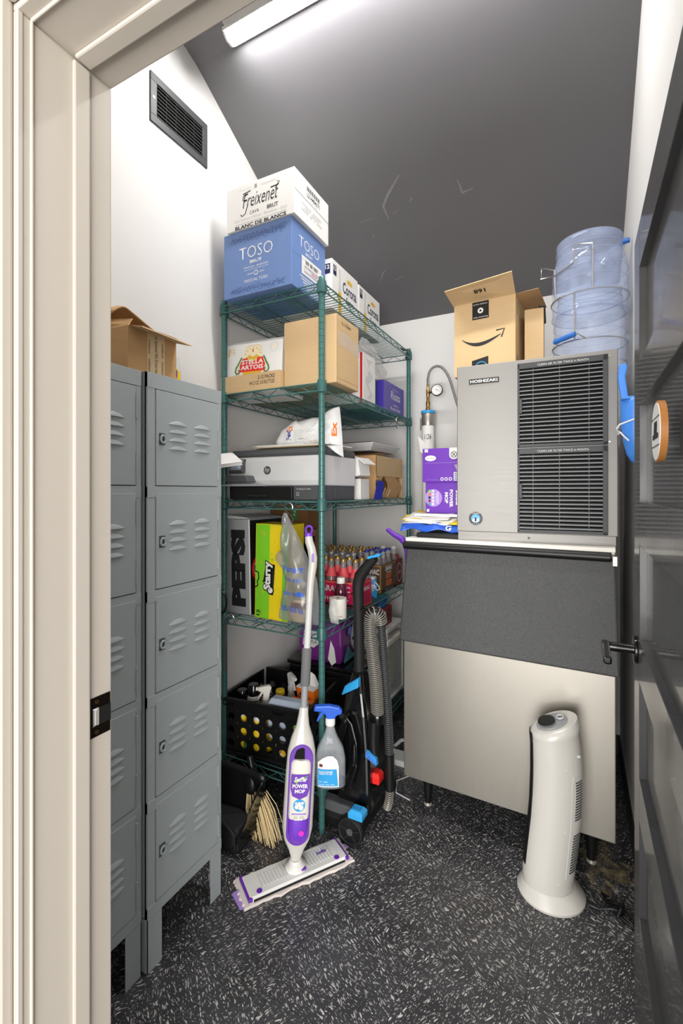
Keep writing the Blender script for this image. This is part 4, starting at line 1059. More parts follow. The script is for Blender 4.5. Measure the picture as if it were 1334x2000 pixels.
sprayer('clear trigger spray bottle at the back of the black crate', .235, .20, 'offwhite', .215, 'lightgrey', R(150))
def can(label, x, y, r, h, mat, capm, caph, bands=True, name='aerosol_can', cat='can'):
    h = h * 1.16 if h > .18 else h
    t = thing(name, label, cat, crate_pt(x, y, .0065))
    MB().lathe([(r, 0), (r, h - .012), (r * .82, h)], 20).build('body', mat, t, smooth=True)
    MB().lathe([(r * .8, h - .002), (r * .8, h + caph), (r * .72, h + caph + .004)], 18).build('cap', capm, t, smooth=True)
    if bands:
        for k in range(3): MB().lathe([(r + .0006, h - .022 - k * .012), (r + .0006, h - .016 - k * .012)], 20, cap0=False, cap1=False).build('band', 'ink', t, smooth=True)
    return t
can('white can with black bands and a tall black cap in the crate', .105, .085, .030, .195, 'offwhite', 'blackgloss', .045)
can('black can with a glossy rounded cap at the crate corner', .052, .075, .030, .185, 'black', 'blackgloss', .028)
can('yellow-labelled can standing by the crate front', .075, .036, .026, .155, 'yellow', 'white', .012, False)
can('yellow can with pale label pressed against the crate front', .160, .033, .025, .150, 'yellow', 'offwhite', .010, False)
can('pale cream tin with silver lid in the middle of the crate', .130, .150, .028, .20, 'offwhite', 'silver', .008)
can('black aerosol can with yellow cap at the back of the crate', .205, .150, .026, .19, 'black', 'yellow', .016, False)
can('small green can low at the crate front', .115, .028, .0205, .062, 'greenprint', 'white', .006, False)
t = thing('storage_tub', 'pale blue plastic tub lying across the crate front', 'tub', crate_pt(.215, .020, .085), R(6))
MB().loft([[(x0, y0, z), (.165 - x0, y0, z), (.165 - x0, .075 - y0, z), (x0, .075 - y0, z)] for z, x0, y0 in ((0, .006, .006), (.07, .0, .0), (.155, .0, .0), (.172, .006, .02))]).build('shell', 'screen', t, bev=.006, seg=3)
rect(t, face_mat('front', e=.0012), .115, -.05 + .05, .150, .11, 'lime', 'label'); text(t, face_mat('front', e=.0018), 'STYLE', .128, .01, .142, .10, 'white', bold=.04, rot=1)
t = carton('small_box', 'orange and white small carton in the back of the crate', crate_pt(.285, .165, .205), .10, .06, .065, 'orange', (R(8), 0, R(-8)))
B(.0, .10, .0, .06, .065, .068).build('top', 'white', t); rect(t, face_mat('front'), .02, .03, .035, .045, 'navy', 'mark')
MB().hexa([(.03, .03, .07), (.09, .03, .07), (.09, .055, .07), (.03, .055, .07), (.05, .05, .12), (.07, .05, .11), (.072, .055, .11), (.052, .055, .12)]).build('leaflet', 'paper', t)
o = MB().box(0, .12, 0, .03, 0, .012).build('orange_pad', 'orange', None, bev=.003, loc=crate_pt(.270, .115, .218), rot=R(2)); tag(o, 'flat orange pad lying across the crate contents', 'pad')
t = carton('small_box', 'cream printed box seen through the crate holes at lower middle', crate_pt(.245, .012, .008), .10, .05, .068, 'cream_print', R(6))
poly(t, face_mat('front'), [(.03, .04), (.1, .0), (.1, .068), (.04, .068)], 'gold'); strokes(t, face_mat('front', e=.0012), [[(.02, .01), (.05, .06)]], .003, 'navy')
t = carton('storage_tub', 'black lidded tote behind the crate under the mop pads', (-1.345, 2.003, Z5), .40, .30, .265, 'black', bev=.01)
B(-.008, .408, -.008, .308, .265, .285).build('lid', 'blackgloss', t, bev=.006)
# mop pads pack
mp = thing('mop_pad_pack', 'purple and teal packet of wet mop pads on the black tote', 'packet', (-1.285, 2.015, Z5 + .2855), R(3))
mw, md, mh = .235, .25, .205
MB().loft([[(x0, y0, z), (mw - x0, y0, z), (mw - x0, md - y0, z), (x0, md - y0, z)] for z, x0, y0 in ((0, .012, .012), (.03, .0, .0), (.10, -.006, -.008), (.17, .0, .0), (mh, .014, .014))]).build('packet', 'padpurple', mp, bev=.012, seg=3)
f = face_mat('front', e=.009); r = face_mat('right', mw, md, mh, .0075)
poly(mp, f, [(.02, .085), (.085, .075), (.115, .10), (.115, .155), (.09, .165), (.03, .16)], 'lightgrey', 'label')
text(mp, face_mat('front', e=.0096), 'Sweeper\nCleaning\nMop Pads', .03, .092, .105, .155, 'ink')
poly(mp, f, [(.165, .03), (.185, .0), (.21, .02), (.20, .085), (.18, .125)], 'white', 'label')
poly(mp, r, [(.01, .02), (.06, .09), (.12, .03), (.24, .05), (.24, .01), (.02, .01)], 'teal', 'label')
disc(mp, r, .175, .115, .078, 'lightgrey', 'label'); disc(mp, face_mat('right', mw, md, mh, .0081), .085, .155, .026, 'blue', 'brand_mark'); text(mp, face_mat('right', mw, md, mh, .0086), 'great\nvalue', .068, .142, .102, .168, 'white')
text(mp, face_mat('right', mw, md, mh, .0081), 'Sweeper\nCleaning', .130, .125, .215, .165, 'ink'); text(mp, face_mat('right', mw, md, mh, .0081), 'Mop Pads', .115, .088, .230, .115, 'ink', bold=.01)
strokes(mp, face_mat('right', mw, md, mh, .0086), [[(.10 + .022 * math.cos(2 * PI * i / 16), .050 + .022 * math.sin(2 * PI * i / 16)) for i in range(17)], [(.12, .06), (.145, .075), (.14, .05)]], .005, 'padpurple')
tp = face_mat('top', mw, md, mh, .001); poly(mp, tp, [(.03, .03), (.20, .03), (.20, .20), (.05, .21)], 'lightgrey', 'label'); strokes(mp, face_mat('top', mw, md, mh, .0015), [[(.12 + .04 * math.cos(2 * PI * i / 16), .10 + .03 * math.sin(2 * PI * i / 16)) for i in range(15)]], .008, 'padpurple')
# clear drawer with things on it
cd_ = thing('drawer_unit', 'clear plastic drawer unit with white frame at the far end of the bottom shelf', 'drawers', (-1.20, 2.325, Z5))
dw, dd, dh = .27, .275, .40
B(0, dw, 0, dd, dh - .025, dh).build('top', 'white', cd_, bev=.006); B(0, dw, 0, dd, 0, .012).build('base', 'white', cd_)
for x in (0, dw - .008): 
    for y in (0, dd - .02): B(x, x + .008, y, y + .02, .012, dh - .025).build('upright', 'white', cd_)
B(.0, dw, dd - .004, dd, .012, dh - .025).build('back', 'frost', cd_)
dro = B(.010, dw - .010, .002, .006, .016, dh - .09).box(.010, .014, .006, dd - .02, .016, dh - .09).box(dw - .014, dw - .010, .006, dd - .02, .016, dh - .09).box(.010, dw - .010, .002, dd - .02, .014, .017).build('drawer', 'frost', cd_)
B(.004, dw + .012, -.012, dd - .02, dh - .088, dh - .060).build('drawer_rim', 'offwhite', dro, bev=.006)
t = carton('green_packet', 'lime green packet inside the clear drawer', (-1.15, 2.345, Z5 + .02), .15, .12, .24, 'lime', bev=.006, cat='packet')
B(-.001, .151, -.001, .121, .205, .2405).build('top_band', 'greenprint', t, bev=.004)
t = carton('yellow_packet', 'yellow packet standing inside the clear drawer behind the green one', (-1.13, 2.49, Z5 + .02), .15, .06, .22, 'yellow', bev=.006, cat='packet')
strokes(t, face_mat('right', .15, .06, .22), [[(.0, .11), (.06, .11)]], .02, 'gold')
t = carton('small_box', 'dark red box with round seal on the clear drawer unit', (-1.13, 2.345, Z5 + dh), .165, .15, .10, 'darkred', bev=.004)
disc(t, face_mat('right', .165, .15, .10), .04, .068, .020, 'lightgrey', 'seal'); B(0, .165, 0, .15, .094, .1005).build('lid', 'red', t, bev=.002)
t = thing('cup_stack', 'stack of blue plastic cups standing under the bottle shelf', 'cups', (-1.04, 2.36, Z5 + dh + .1015))
for k in range(2): MB().lathe([(.03, k * .012), (.038, k * .012 + .055), (.039, k * .012 + .057)], 20, (.04, .06)).build('cup', 'cupblue', t, smooth=True)

# ================================================================== FLOOR THINGS
def axis_frame(base, top, face_dir):
    b = Vector(base); a = (Vector(top) - b); L = a.length; zx = a.normalized()
    n = Vector(face_dir); n = (n - zx * n.dot(zx)).normalized(); x = (-n).cross(zx).normalized()
    m = Matrix((( x.x, -n.x, zx.x, b.x), (x.y, -n.y, zx.y, b.y), (x.z, -n.z, zx.z, b.z), (0, 0, 0, 1)))   # local x right, local -y faces out, local z up
    return m, L
MOPB = Vector((-.893, 1.372, .045))
mo = thing('spray_mop', 'white and purple spray mop leaning against the shelving', 'mop', (MOPB.x, MOPB.y, 0))
am, L = axis_frame((0, 0, .045), (-.028, .168, 1.19), (.55, -.83, .1))
am_top = am
am = am_top @ Matrix.Translation((0, 0, -.042)) @ Matrix.Scale(.95, 4, (0, 0, 1))      # body sits a little lower on the pole
def mp_add(mb, name, mat, parent=mo, **k): return mb.xf(am).build(name, mat, parent, **k)
# pad and head
yaw = math.atan2(1.540 - 1.205, -.782 + 1.005)
hm = Matrix.Rotation(yaw, 4, 'Z')
def hd_add(mb, name, mat, parent=mo, **k): return mb.xf(hm).build(name, mat, parent, **k)
random.seed(5)
ring = []
for k in range(80):
    t_ = k / 80 * 4; s = t_ % 1; e = random.uniform(-.006, .004)
    if t_ < 1: p = (-.205 + .41 * s, -.064 + e)
    elif t_ < 2: p = (.205 + e, -.062 + .124 * s)
    elif t_ < 3: p = (.205 - .41 * s, .062 - e)
    else: p = (-.205 - e, .062 - .124 * s)
    ring.append(p)
pad = MB().loft([[(p[0] * q, p[1] * q, z + random.uniform(0, .002)) for p in ring] for q, z in ((.98, .0005), (1.0, .004), (.985, .010))])
pdo = hd_add(pad, 'mop_pad', 'linen', smooth=True, ang=60)
hd_add(MB().add([(-.215, -.05, .003), (-.19, -.055, .003), (-.19, .03, .003), (-.222, .02, .003)], [(0, 1, 2, 3)]), 'pad_tab', 'lilac', pdo, solid=.002)
hd_add(MB().add([(.19, .0, .003), (.222, .01, .003), (.215, .03, .003), (.19, .03, .003)], [(0, 1, 2, 3)]), 'pad_tab', 'lilac', pdo, solid=.002)
hdm = MB().loft([[(x0 * sx_, -.054 * q, z), (-x0 * sx_, -.054 * q, z), (-x0 * sx_, .054 * q, z), (x0 * sx_, .054 * q, z)] for x0, sx_, q, z in ((-.187, 1, 1, .010), (-.187, 1, 1, .018), (-.180, 1, .85, .024))])
hdo = hd_add(hdm, 'mop_head', 'white', bev=.004)
for s in (-1, 1):
    hd_add(B(s * .180 - .0075, s * .180 + .0075, -.055, .055, .0125, .0235), 'end_strip', 'purple', hdo, bev=.003)
    hd_add(MB().cyl((s * .145, -.036, .022), (s * .145, -.036, .0262), .0095, 18), 'button', 'purple', hdo, smooth=True)
    for k in range(9):
        x = s * (.040 + k * .0115)
        hd_add(B(x - .002, x + .002, -.026, .030, .022, .0262), 'ridge', 'lightgrey', hdo, bev=.001)
hd_add(MB().prism([(-.17, -.0555), (.17, -.0555), (.17, -.0535), (-.17, -.0535)], 'z', .012, .0185), 'edge_line', 'ink', hdo)
text(hdo, hm @ face_mat('top', h=.0268), 'Swiffer', .085, .004, .128, .018, 'purple', shear=.3, bold=.03)
hd_add(MB().lathe([(.040, .020), (.036, .032), (.026, .040), (.020, .052)], 24), 'joint', 'white', hdo, smooth=True)
hd_add(B(.006, .026, -.036, -.024, .027, .033), 'hinge_pin', 'purple', hdo, bev=.002)
# body along the tilted axis: (height, half width, half depth)
def sect(z, a, b, n=20, p=2.6, dy=0): return [((abs(math.cos(t)) ** (2 / p)) * a * (1 if math.cos(t) >= 0 else -1), dy + (abs(math.sin(t)) ** (2 / p)) * b * (1 if math.sin(t) >= 0 else -1), z) for t in [2 * PI * k / n for k in range(n)]]
mp_add(MB().loft([sect(z, a, b) for z, a, b in ((.045, .019, .014), (.06, .019, .015), (.085, .028, .020), (.12, .046, .026), (.16, .054, .028), (.25, .054, .029), (.36, .053, .029), (.43, .050, .029), (.475, .040, .026), (.52, .024, .021), (.56, .018, .018), (.585, .0165, .017))]), 'body', 'whitegloss', smooth=True, ang=70)
inset = [(.040 * math.cos(R(a)), .150 + .040 * math.sin(R(a))) for a in range(180, 361, 12)] + [(.042 * math.cos(R(a)), .405 + .053 * math.sin(R(a))) for a in range(0, 181, 12)]
ino = mp_add(MB().prism(inset, 'y', -.031, -.02), 'inset', 'purple', bev=.002)
mp_add(MB().prism([(-.026, .415), (-.018, .44), (0, .448), (.010, .445), (.012, .405), (-.022, .405)], 'y', -.0325, -.028), 'recess', 'inside', ino)
bo = mp_add(MB().loft([sect(z, a, .018, dy=-.030) for z, a in ((.205, .034), (.22, .0365), (.37, .0365), (.395, .035), (.405, .029), (.408, .02))]), 'cleaner_bottle', 'offwhite', smooth=True, ang=60)
mp_add(MB().loft([sect(z, a, b, dy=-.029) for z, a, b in ((.125, .014, .010), (.135, .026, .015), (.16, .034, .019), (.207, .0352, .019))]), 'bottle_holder', 'violet', bo, smooth=True, ang=60)
pmtx = am @ face_mat('front', e=.0488)
poly(bo, pmtx, [(-.033, .362), (.033, .362), (.034, .315), (.026, .288), (.0, .276), (-.026, .288), (-.034, .315)], 'purple', 'label')
disc(bo, pmtx, 0, .256, .021, 'skyblue', 'picture'); 
p2 = am @ face_mat('front', e=.0493)
for x, z, s in ((-.008, .252, .008), (.006, .249, .009), (.0, .262, .006), (.011, .264, .005), (-.011, .264, .004)): disc(bo, p2, x, z, s, 'white', 'cloud')
poly(bo, p2, [(-.024, .340), (-.012, .329), (-.008, .338), (.022, .356), (.028, .358), (.012, .346)], 'lime', 'logo'); text(bo, am @ face_mat('front', e=.0497), 'Swiffer', -.022, .337, .024, .354, 'white', shear=.3, bold=.03)
text(bo, p2, 'POWER', -.027, .315, .027, .329, 'white', bold=.04); text(bo, p2, 'MOP', -.018, .298, .018, .311, 'white', bold=.04)
rect(bo, pmtx, -.025, .224, .025, .229, 'lilac', 'label'); text(bo, pmtx, 'llll llll\nlllll lllll', -.02, .210, .02, .220, 'inkgrey')
disc(bo, am @ face_mat('front', e=.0492), .012, .162, .0095, 'magenta', 'release_button')
am = am_top
mp_add(MB().cyl((0, 0, .50), (0, 0, .62), .0125, 16), 'pole', 'grey', smooth=True)
mp_add(MB().lathe([(.0165, .588), (.018, .592), (.018, .718), (.0165, .722)], 18), 'foam_grip', 'foam', smooth=True)
mp_add(MB().cyl((0, 0, .715), (0, 0, .96), .0125, 16), 'pole', 'lightgrey', smooth=True)
mp_add(MB().tube([(0, 0, .89), (0, 0, .95), (.002, 0, .99), (.005, 0, 1.025), (.005, 0, 1.055), (-.003, 0, 1.09), (-.014, 0, 1.118), (-.017, 0, 1.137)], [.0135, .014, .0155, .0165, .017, .0165, .016, .0145], 16), 'handle', 'whitegloss', smooth=True)
lo = mp_add(MB().lathe([(.0148, 1.127), (.0152, 1.139), (.0145, 1.149)], 16, (-.017, 0), 1, .8), 'end_cap', 'violet', smooth=True)
mp_add(MB().tube([(-.017 + .0125 * math.cos(a), 0, 1.162 + .016 * math.sin(a)) for a in [2 * PI * k / 18 for k in range(18)]], .0042, 8, closed=True), 'hanging_loop', 'violet', lo, smooth=True)
mp_add(MB().prism([(.0, 1.04), (.008, 1.04), (.007, 1.073), (-.001, 1.073)], 'y', -.0185, -.012), 'spray_button', 'violet', bev=.002)

# second mop handle behind the bin
m2 = thing('upright_mop', 'purple and white mop handle leaning between the shelving and ice bin', 'mop', (-.755, 2.18, 0))
MB().tube([(0, 0, .05), (0, 0, .85)], .0125, 14).build('pole', 'white', m2, smooth=True)
MB().tube([(0, 0, .84), (0, 0, .95), (-.002, .0, .99)], .0145, 14).build('handle', 'whitegloss', m2, smooth=True)
MB().tube([(-.002, 0, .985), (-.004, 0, 1.04), (-.014, 0, 1.085), (-.04, 0, 1.112), (-.075, 0, 1.128), (-.115, 0, 1.155)], [.0155, .0165, .0165, .0155, .013, .010], 14).build('grip', 'violet', m2, smooth=True)
B(-.17, .17, -.05, .05, 0, .03).build('mop_head', 'white', m2, bev=.008)

# hanging glass cleaner
gc = thing('spray_bottle', 'clear glass-cleaner spray bottle with blue trigger hooked on the crate corner', 'spray bottle', (-.832, 1.515, .248), R(28))
gl = MB().loft([sect(z, a, b, 24, 2.8, 0) for z, a, b in ((0, .048, .028), (.008, .057, .034), (.10, .057, .034), (.14, .049, .031), (.175, .030, .024), (.20, .020, .018), (.222, .0155, .0155), (.232, .0145, .0145))])
bvg = gl.bvh(); gl.build('bottle', 'clear', gc, smooth=True, ang=60)
MB().loft([sect(z, a, b, 24, 2.8, 0) for z, a, b in ((.002, .046, .026), (.009, .055, .032), (.020, .055, .032))]).build('cleaner', 'bluewater', gc, smooth=True)
def curved(parent, pts, bv, mat, name, off=.0008, n=14):
    x0 = min(p[0] for p in pts); x1 = max(p[0] for p in pts); mb = MB(); vs = []
    for i in range(n + 1):
        x = x0 + (x1 - x0) * i / n; zs = []
        for k in range(len(pts)):
            a = pts[k]; b = pts[(k + 1) % len(pts)]
            if (a[0] - x) * (b[0] - x) <= 0 and abs(a[0] - b[0]) > 1e-9: zs.append(a[1] + (b[1] - a[1]) * (x - a[0]) / (b[0] - a[0]))
        lo_, hi_ = min(zs), max(zs)
        for j in range(7):
            z = lo_ + (hi_ - lo_) * j / 6; h_ = bv.ray_cast(Vector((x, -.5, z)), Vector((0, 1, 0))); y = (h_[0].y if h_[0] is not None else 0) - off; vs.append((x, y, z))
    return mb.add(vs, [(i * 7 + j, (i + 1) * 7 + j, (i + 1) * 7 + j + 1, i * 7 + j + 1) for i in range(n) for j in range(6)]).build(name, mat, parent, smooth=True)
curved(gc, [(-.046, .012), (.032, .012), (.032, .085), (.026, .11), (.010, .125), (-.010, .125), (-.030, .115), (-.046, .10)], bvg, 'white', 'label')
curved(gc, [(-.045, .016), (.029, .016), (.026, .078), (-.045, .078)], bvg, 'skyblue', 'label', .0014)
text(gc, ff0, 'GLASS CLEANER\nREADY TO USE', -.042, .058, .010, .072, 'white', bold=.02, bvh=bvg, off=.002)
text(gc, ff0, 'lll llll', -.042, .030, -.010, .034, 'white', bvh=bvg, off=.002); text(gc, ff0, 'lllllll llll lllll', -.042, .020, .015, .024, 'white', bvh=bvg, off=.002)
curved(gc, [(-.040, .086), (-.028, .086), (-.028, .096), (-.040, .096)], bvg, 'darkred', 'logo', .0014, 4)
MB().lathe([(.018, .226), (.0185, .230), (.0185, .248), (.016, .252)], 20).build('collar', 'white', gc, smooth=True)
MB().prism([(-.014, .250), (.016, .250), (.024, .262), (.042, .268), (.046, .278), (.034, .292), (-.004, .300), (-.058, .298), (-.062, .278), (-.03, .276), (-.018, .264)], 'y', -.012, .012).build('trigger_head', 'blue', gc, bev=.005, seg=3)
MB().prism([(-.030, .280), (-.042, .262), (-.052, .24), (-.046, .238), (-.034, .256), (-.020, .272)], 'y', -.006, .006).build('trigger', 'blue', gc, bev=.002)

# broom and dustpan
dp = thing('dustpan', 'black plastic dustpan leaning beside the grey locker', 'dustpan', (-1.18, 1.37, 0), R(8))
MB().loft([[(x0, y, z) for x0, y, z in q] for q in (
    [(-.13, -.05, .0), (.055, -.05, .0), (.07, .07, .0), (-.13, .07, .0)],
    [(-.13, -.04, .10), (.05, -.045, .08), (.075, .075, .10), (-.13, .08, .10)])]).build('rear_bin', 'blackmatte', dp, bev=.02, seg=3)
MB().grid(lambda u, v: (-.14 + .22 * u + .035 * v, .065 - .02 * v + .012 * math.sin(u * 3.1), .04 + .215 * v + .03 * (1 - u) * v), 8, 8).build('back_plate', 'black', dp, smooth=True, solid=.004)
MB().grid(lambda u, v: (.085 + .03 * v - .05 * u * (1 - v * .6), .07 - .125 * u, .03 + (.215 - .10 * u * u) * v), 8, 8).build('side_plate', 'blackgloss', dp, smooth=True, solid=.004)
MB().grid(lambda u, v: (-.14 + .19 * u, -.055 + .01 * math.sin(u * 3), .02 + .135 * v - .07 * v * u * u), 8, 6).build('lip', 'blackmatte', dp, smooth=True, solid=.005)
MB().tube([(-.125, .06, .06), (-.150, .10, .35), (-.182, .13, .82)], .011, 10).build('handle', 'black', dp, smooth=True)
mb = MB()
for k in range(5): mb.box(-.215, -.135, .12, .135, .80 + k * .014, .809 + k * .014)
mb.build('comb_teeth', 'blackmatte', dp, bev=.002)
br = thing('whisk_broom', 'whisk broom with straw bristles standing behind the dustpan', 'broom', (-1.085, 1.455, 0))
mb = MB(); random.seed(11)
for k in range(150):
    a = random.uniform(-1, 1); b = random.uniform(-1, 1); sp_ = random.choice((1, 1, 1, 1.25))
    top = Vector((-.055 + .022 * a, .0 + .016 * b, .20)); bot = Vector((.012 + .055 * a * sp_, -.01 + .03 * b, random.uniform(.0, .02) + (.03 if sp_ > 1 else 0)))
    mid = top.lerp(bot, .5) + Vector((.012 * a, .008 * b, .006))
    mb.tube([top, mid, bot], [.0015, .0016, .0011], 4)
mb.build('bristles', 'straw', br, stuff=True)
MB().lathe([(.030, .17), (.034, .19), (.026, .23), (.013, .25)], 14, (-.06, 0)).build('ferrule', 'black', br, smooth=True)
MB().tube([(-.06, 0, .23), (-.085, .01, .29)], .0115, 10).build('handle', 'black', br, smooth=True)

# upright carpet cleaner -------------------------------------------
vc = thing('carpet_cleaner', 'black upright carpet cleaner with blue trim and corrugated hose', 'carpet cleaner', (-.80, 1.75, 0))
def V(x, y, z): return (x + .80, y - 1.75, z)
def vloft(rings): return MB().loft([[V(*p) for p in q] for q in rings])
vloft([[(-1.07, y0, z), (-.745, y0, z), (-.735, y1, z), (-1.07, y1, z)] for z, y0, y1 in ((.022, 1.60, 1.88), (.06, 1.60, 1.885), (.10, 1.62, 1.87), (.115, 1.64, 1.85))]).build('foot', 'black', vc, bev=.012, seg=3)
vloft([[(-.93, y0, z), (-.79, y0, z), (-.79, y0 + .05, z), (-.93, y0 + .05, z)] for z, y0 in ((.085, 1.595), (.122, 1.60))]).build('side_cover', 'plastic_dark', vc, bev=.006)
vloft([[(x0, y0, z), (x1, y0, z), (x1, y1, z), (x0, y1, z)] for z, x0, x1, y0, y1 in ((.09, -.865, -.722, 1.635, 1.86), (.17, -.87, -.725, 1.635, 1.855), (.30, -.868, -.735, 1.65, 1.845), (.45, -.862, -.755, 1.665, 1.82), (.53, -.85, -.775, 1.685, 1.80), (.60, -.842, -.795, 1.715, 1.775))]).build('tower', 'blackgloss', vc, bev=.014, seg=3)
vloft([[(x0, y0, z), (x1, y0, z + .045), (x1, y1, z + .045), (x0, y1, z)] for z, x0, x1, y0, y1 in ((.512, -.869, -.793, 1.672, 1.812), (.545, -.862, -.800, 1.690, 1.80))]).build('blue_band', 'skyblue', vc, bev=.004)
for y, rr in ((1.586, .054), (1.895, .062)):
    wh = MB().tube([V(-.778, y - .014, rr), V(-.778, y + .016, rr)], rr, 32).build('wheel', 'black', vc, smooth=True, bev=.006)
    MB().tube([V(-.778 + rr * .86 * math.cos(a), y - .0145, rr + rr * .86 * math.sin(a)) for a in [2 * PI * k / 28 for k in range(28)]], .0055, 8, closed=True).build('tyre_ring', 'blackmatte', wh, smooth=True)
    MB().cyl(V(-.778, y - .014, rr), V(-.778, y - .020, rr), .013, 16).build('hub', 'plastic_dark', wh, smooth=True)
    for k in range(5):
        a = 2 * PI * k / 5 + .3; MB().tube([V(-.778 + .012 * math.cos(a), y - .0155, rr + .012 * math.sin(a)), V(-.778 + rr * .82 * math.cos(a), y - .0155, rr + rr * .82 * math.sin(a))], .0038, 6).build('spoke', 'blackmatte', wh, smooth=True)
def pedal(x, y, z, sx, sy, sz, mat, name):
    return vloft([[(x - sx * q, y - sy * q, zz), (x + sx * q, y - sy * q, zz), (x + sx * q, y + sy * q, zz), (x - sx * q, y + sy * q, zz)] for zz, q in ((z, 1), (z + sz * .6, 1.0), (z + sz, .7))]).build(name, mat, vc, bev=.003)
pd_ = pedal(-.752, 1.585, .112, .030, .026, .032, 'skyblue', 'pedal')
mb = MB()
for k in range(3): mb.add([V(-.767 + k * .012, 1.575, .1447), V(-.763 + k * .012, 1.575, .1447), V(-.763 + k * .012, 1.59, .1447), V(-.767 + k * .012, 1.59, .1447)], [(0, 1, 2, 3)])
mb.build('pedal_marks', 'gripblue', pd_)
pedal(-.722, 1.695, .195, .022, .026, .040, 'redbright', 'power_switch')
pedal(-.862, 1.66, .185, .022, .02, .035, 'skyblue', 'tank_latch')
# handle
MB().tube([V(-.820, 1.745, .56), V(-.823, 1.745, .80), V(-.826, 1.745, .955), V(-.815, 1.742, .995), V(-.775, 1.735, 1.045), V(-.742, 1.728, 1.075)], [.021, .023, .024, .025, .021, .017], 18).build('handle', 'blackmatte', vc, smooth=True)
MB().loft([[V(-.768 + dx, 1.728 + dy, 1.068 + dz + .016 * (dx > .03)) for dx, dy in ((-.004, -.016), (.052, -.016), (.052, .016), (-.004, .016))] for dz in (0, .012)]).build('handle_cap', 'skyblue', vc, bev=.005)
MB().tube([V(-.80, 1.72, .862), V(-.755, 1.70, .866), V(-.735, 1.70, .862)], .006, 8).build('hose_hook', 'blackgloss', vc, smooth=True)
# corrugated hose
def hose(path, r, pitch, mat, name):
    P = [Vector(V(*p)) for p in path]
    # smooth the path
    for _ in range(3):
        Q = [P[0]]
        for a, b in zip(P[:-1], P[1:]): Q += [a.lerp(b, .25), a.lerp(b, .75)]
        P = Q + [P[-1]]
    acc = [0]
    for a, b in zip(P[:-1], P[1:]): acc.append(acc[-1] + (b - a).length)
    def at(d):
        d = min(max(d, 0), acc[-1]); j = 0
        while j < len(acc) - 2 and acc[j + 1] < d: j += 1
        t = (P[j + 1] - P[j]).normalized()
        return P[j].lerp(P[j + 1], (d - acc[j]) / max(acc[j + 1] - acc[j], 1e-9)), t
    n = int(acc[-1] / .012)
    ho = MB().tube([at(acc[-1] * i / n)[0] for i in range(n + 1)], r * .88, 14).build(name, 'black', vc, smooth=True, ang=80)
    turns = acc[-1] / pitch; m = int(turns * 12); pts = []
    for i in range(m + 1):
        c_, t = at(acc[-1] * i / m); u_ = Vector((1, 0, 0)); u_ = (u_ - t * u_.dot(t)).normalized(); w_ = t.cross(u_); a_ = 2 * PI * i / 12
        pts.append(c_ + (u_ * math.cos(a_) + w_ * math.sin(a_)) * r * .93)
    MB().tube(pts, pitch * .29, 5).build('rib_coil', mat, ho, smooth=True)
    return ho
hose([(-.714, 1.69, .455), (-.722, 1.69, .60), (-.744, 1.69, .76), (-.748, 1.69, .845), (-.728, 1.695, .868), (-.712, 1.705, .85), (-.708, 1.71, .82)], .0265, .0072, 'hosegrey', 'hose')
hose([(-.710, 1.712, .83), (-.700, 1.715, .70), (-.685, 1.72, .50), (-.676, 1.72, .29)], .017, .0075, 'plastic_dark', 'hose')
MB().lathe([(.028, -.02), (.0295, .0), (.0295, .012), (.027, .016)], 20, (V(-.714, 0, 0)[0], V(0, 1.69, 0)[1]), z0=.452).build('hose_cuff', 'blackgloss', vc, smooth=True)
MB().tube([V(-.676, 1.72, .30), V(-.674, 1.72, .16)], .0195, 16).build('hose_tool', 'black', vc, smooth=True)
hose([(-.674, 1.72, .17), (-.676, 1.72, .12), (-.69, 1.73, .075)], .016, .0075, 'hosegrey', 'hose')
MB().tube([V(-.725, 1.68, .44), V(-.728, 1.68, .36), V(-.722, 1.675, .31)], [.024, .022, .018], 16).build('tool_holder', 'black', vc, smooth=True)
bt = vloft([[(-.745, 1.655, .315), (-.70, 1.645, .285), (-.70, 1.668, .28), (-.745, 1.678, .31)], [(-.748, 1.655, .334), (-.705, 1.645, .312), (-.705, 1.668, .307), (-.748, 1.678, .329)]]).build('brush', 'skyblue', vc, bev=.003)
mb = MB()
for k in range(9): mb.tube([V(-.743 + k * .005, 1.648, .330 - k * .0026), V(-.743 + k * .005, 1.640, .310 - k * .0026)], .0018, 5)
mb.build('brush_bristles', 'scoopblue', bt, smooth=True)
# wound cord on its hooks
mb = MB()
for k in range(5):
    o_ = k * .006
    mb.tube([V(-.842 + o_, 1.628 - .002 * k, .43), V(-.862 + o_, 1.622, .36), V(-.862 + o_, 1.615, .24), V(-.835 + o_ * .5, 1.610, .175), V(-.80 - o_, 1.612, .19), V(-.778 - o_, 1.622, .27), V(-.782 - o_, 1.632, .36), V(-.805 - o_ * .5, 1.638, .425), V(-.826, 1.632, .455 - o_)], .0042, 6, closed=True)
mb.build('power_cord', 'blackgloss', vc, smooth=True)
plg = MB().lathe([(.011, 0), (.012, .02), (.008, .05), (.005, .07)], 12).xf(Matrix.Translation(V(-.775, 1.605, .30))).build('plug', 'blackgloss', vc, smooth=True)
MB().box(.018, .022, -.147, -.143, .285, .302).box(.030, .034, -.147, -.143, .285, .302).build('prong', 'chrome', plg)
for z in (.455, .20): MB().tube([V(-.83, 1.655, z), V(-.83, 1.612, z), V(-.83, 1.605, z + .012)], .011, 10).build('cord_hook', 'black', vc, smooth=True)

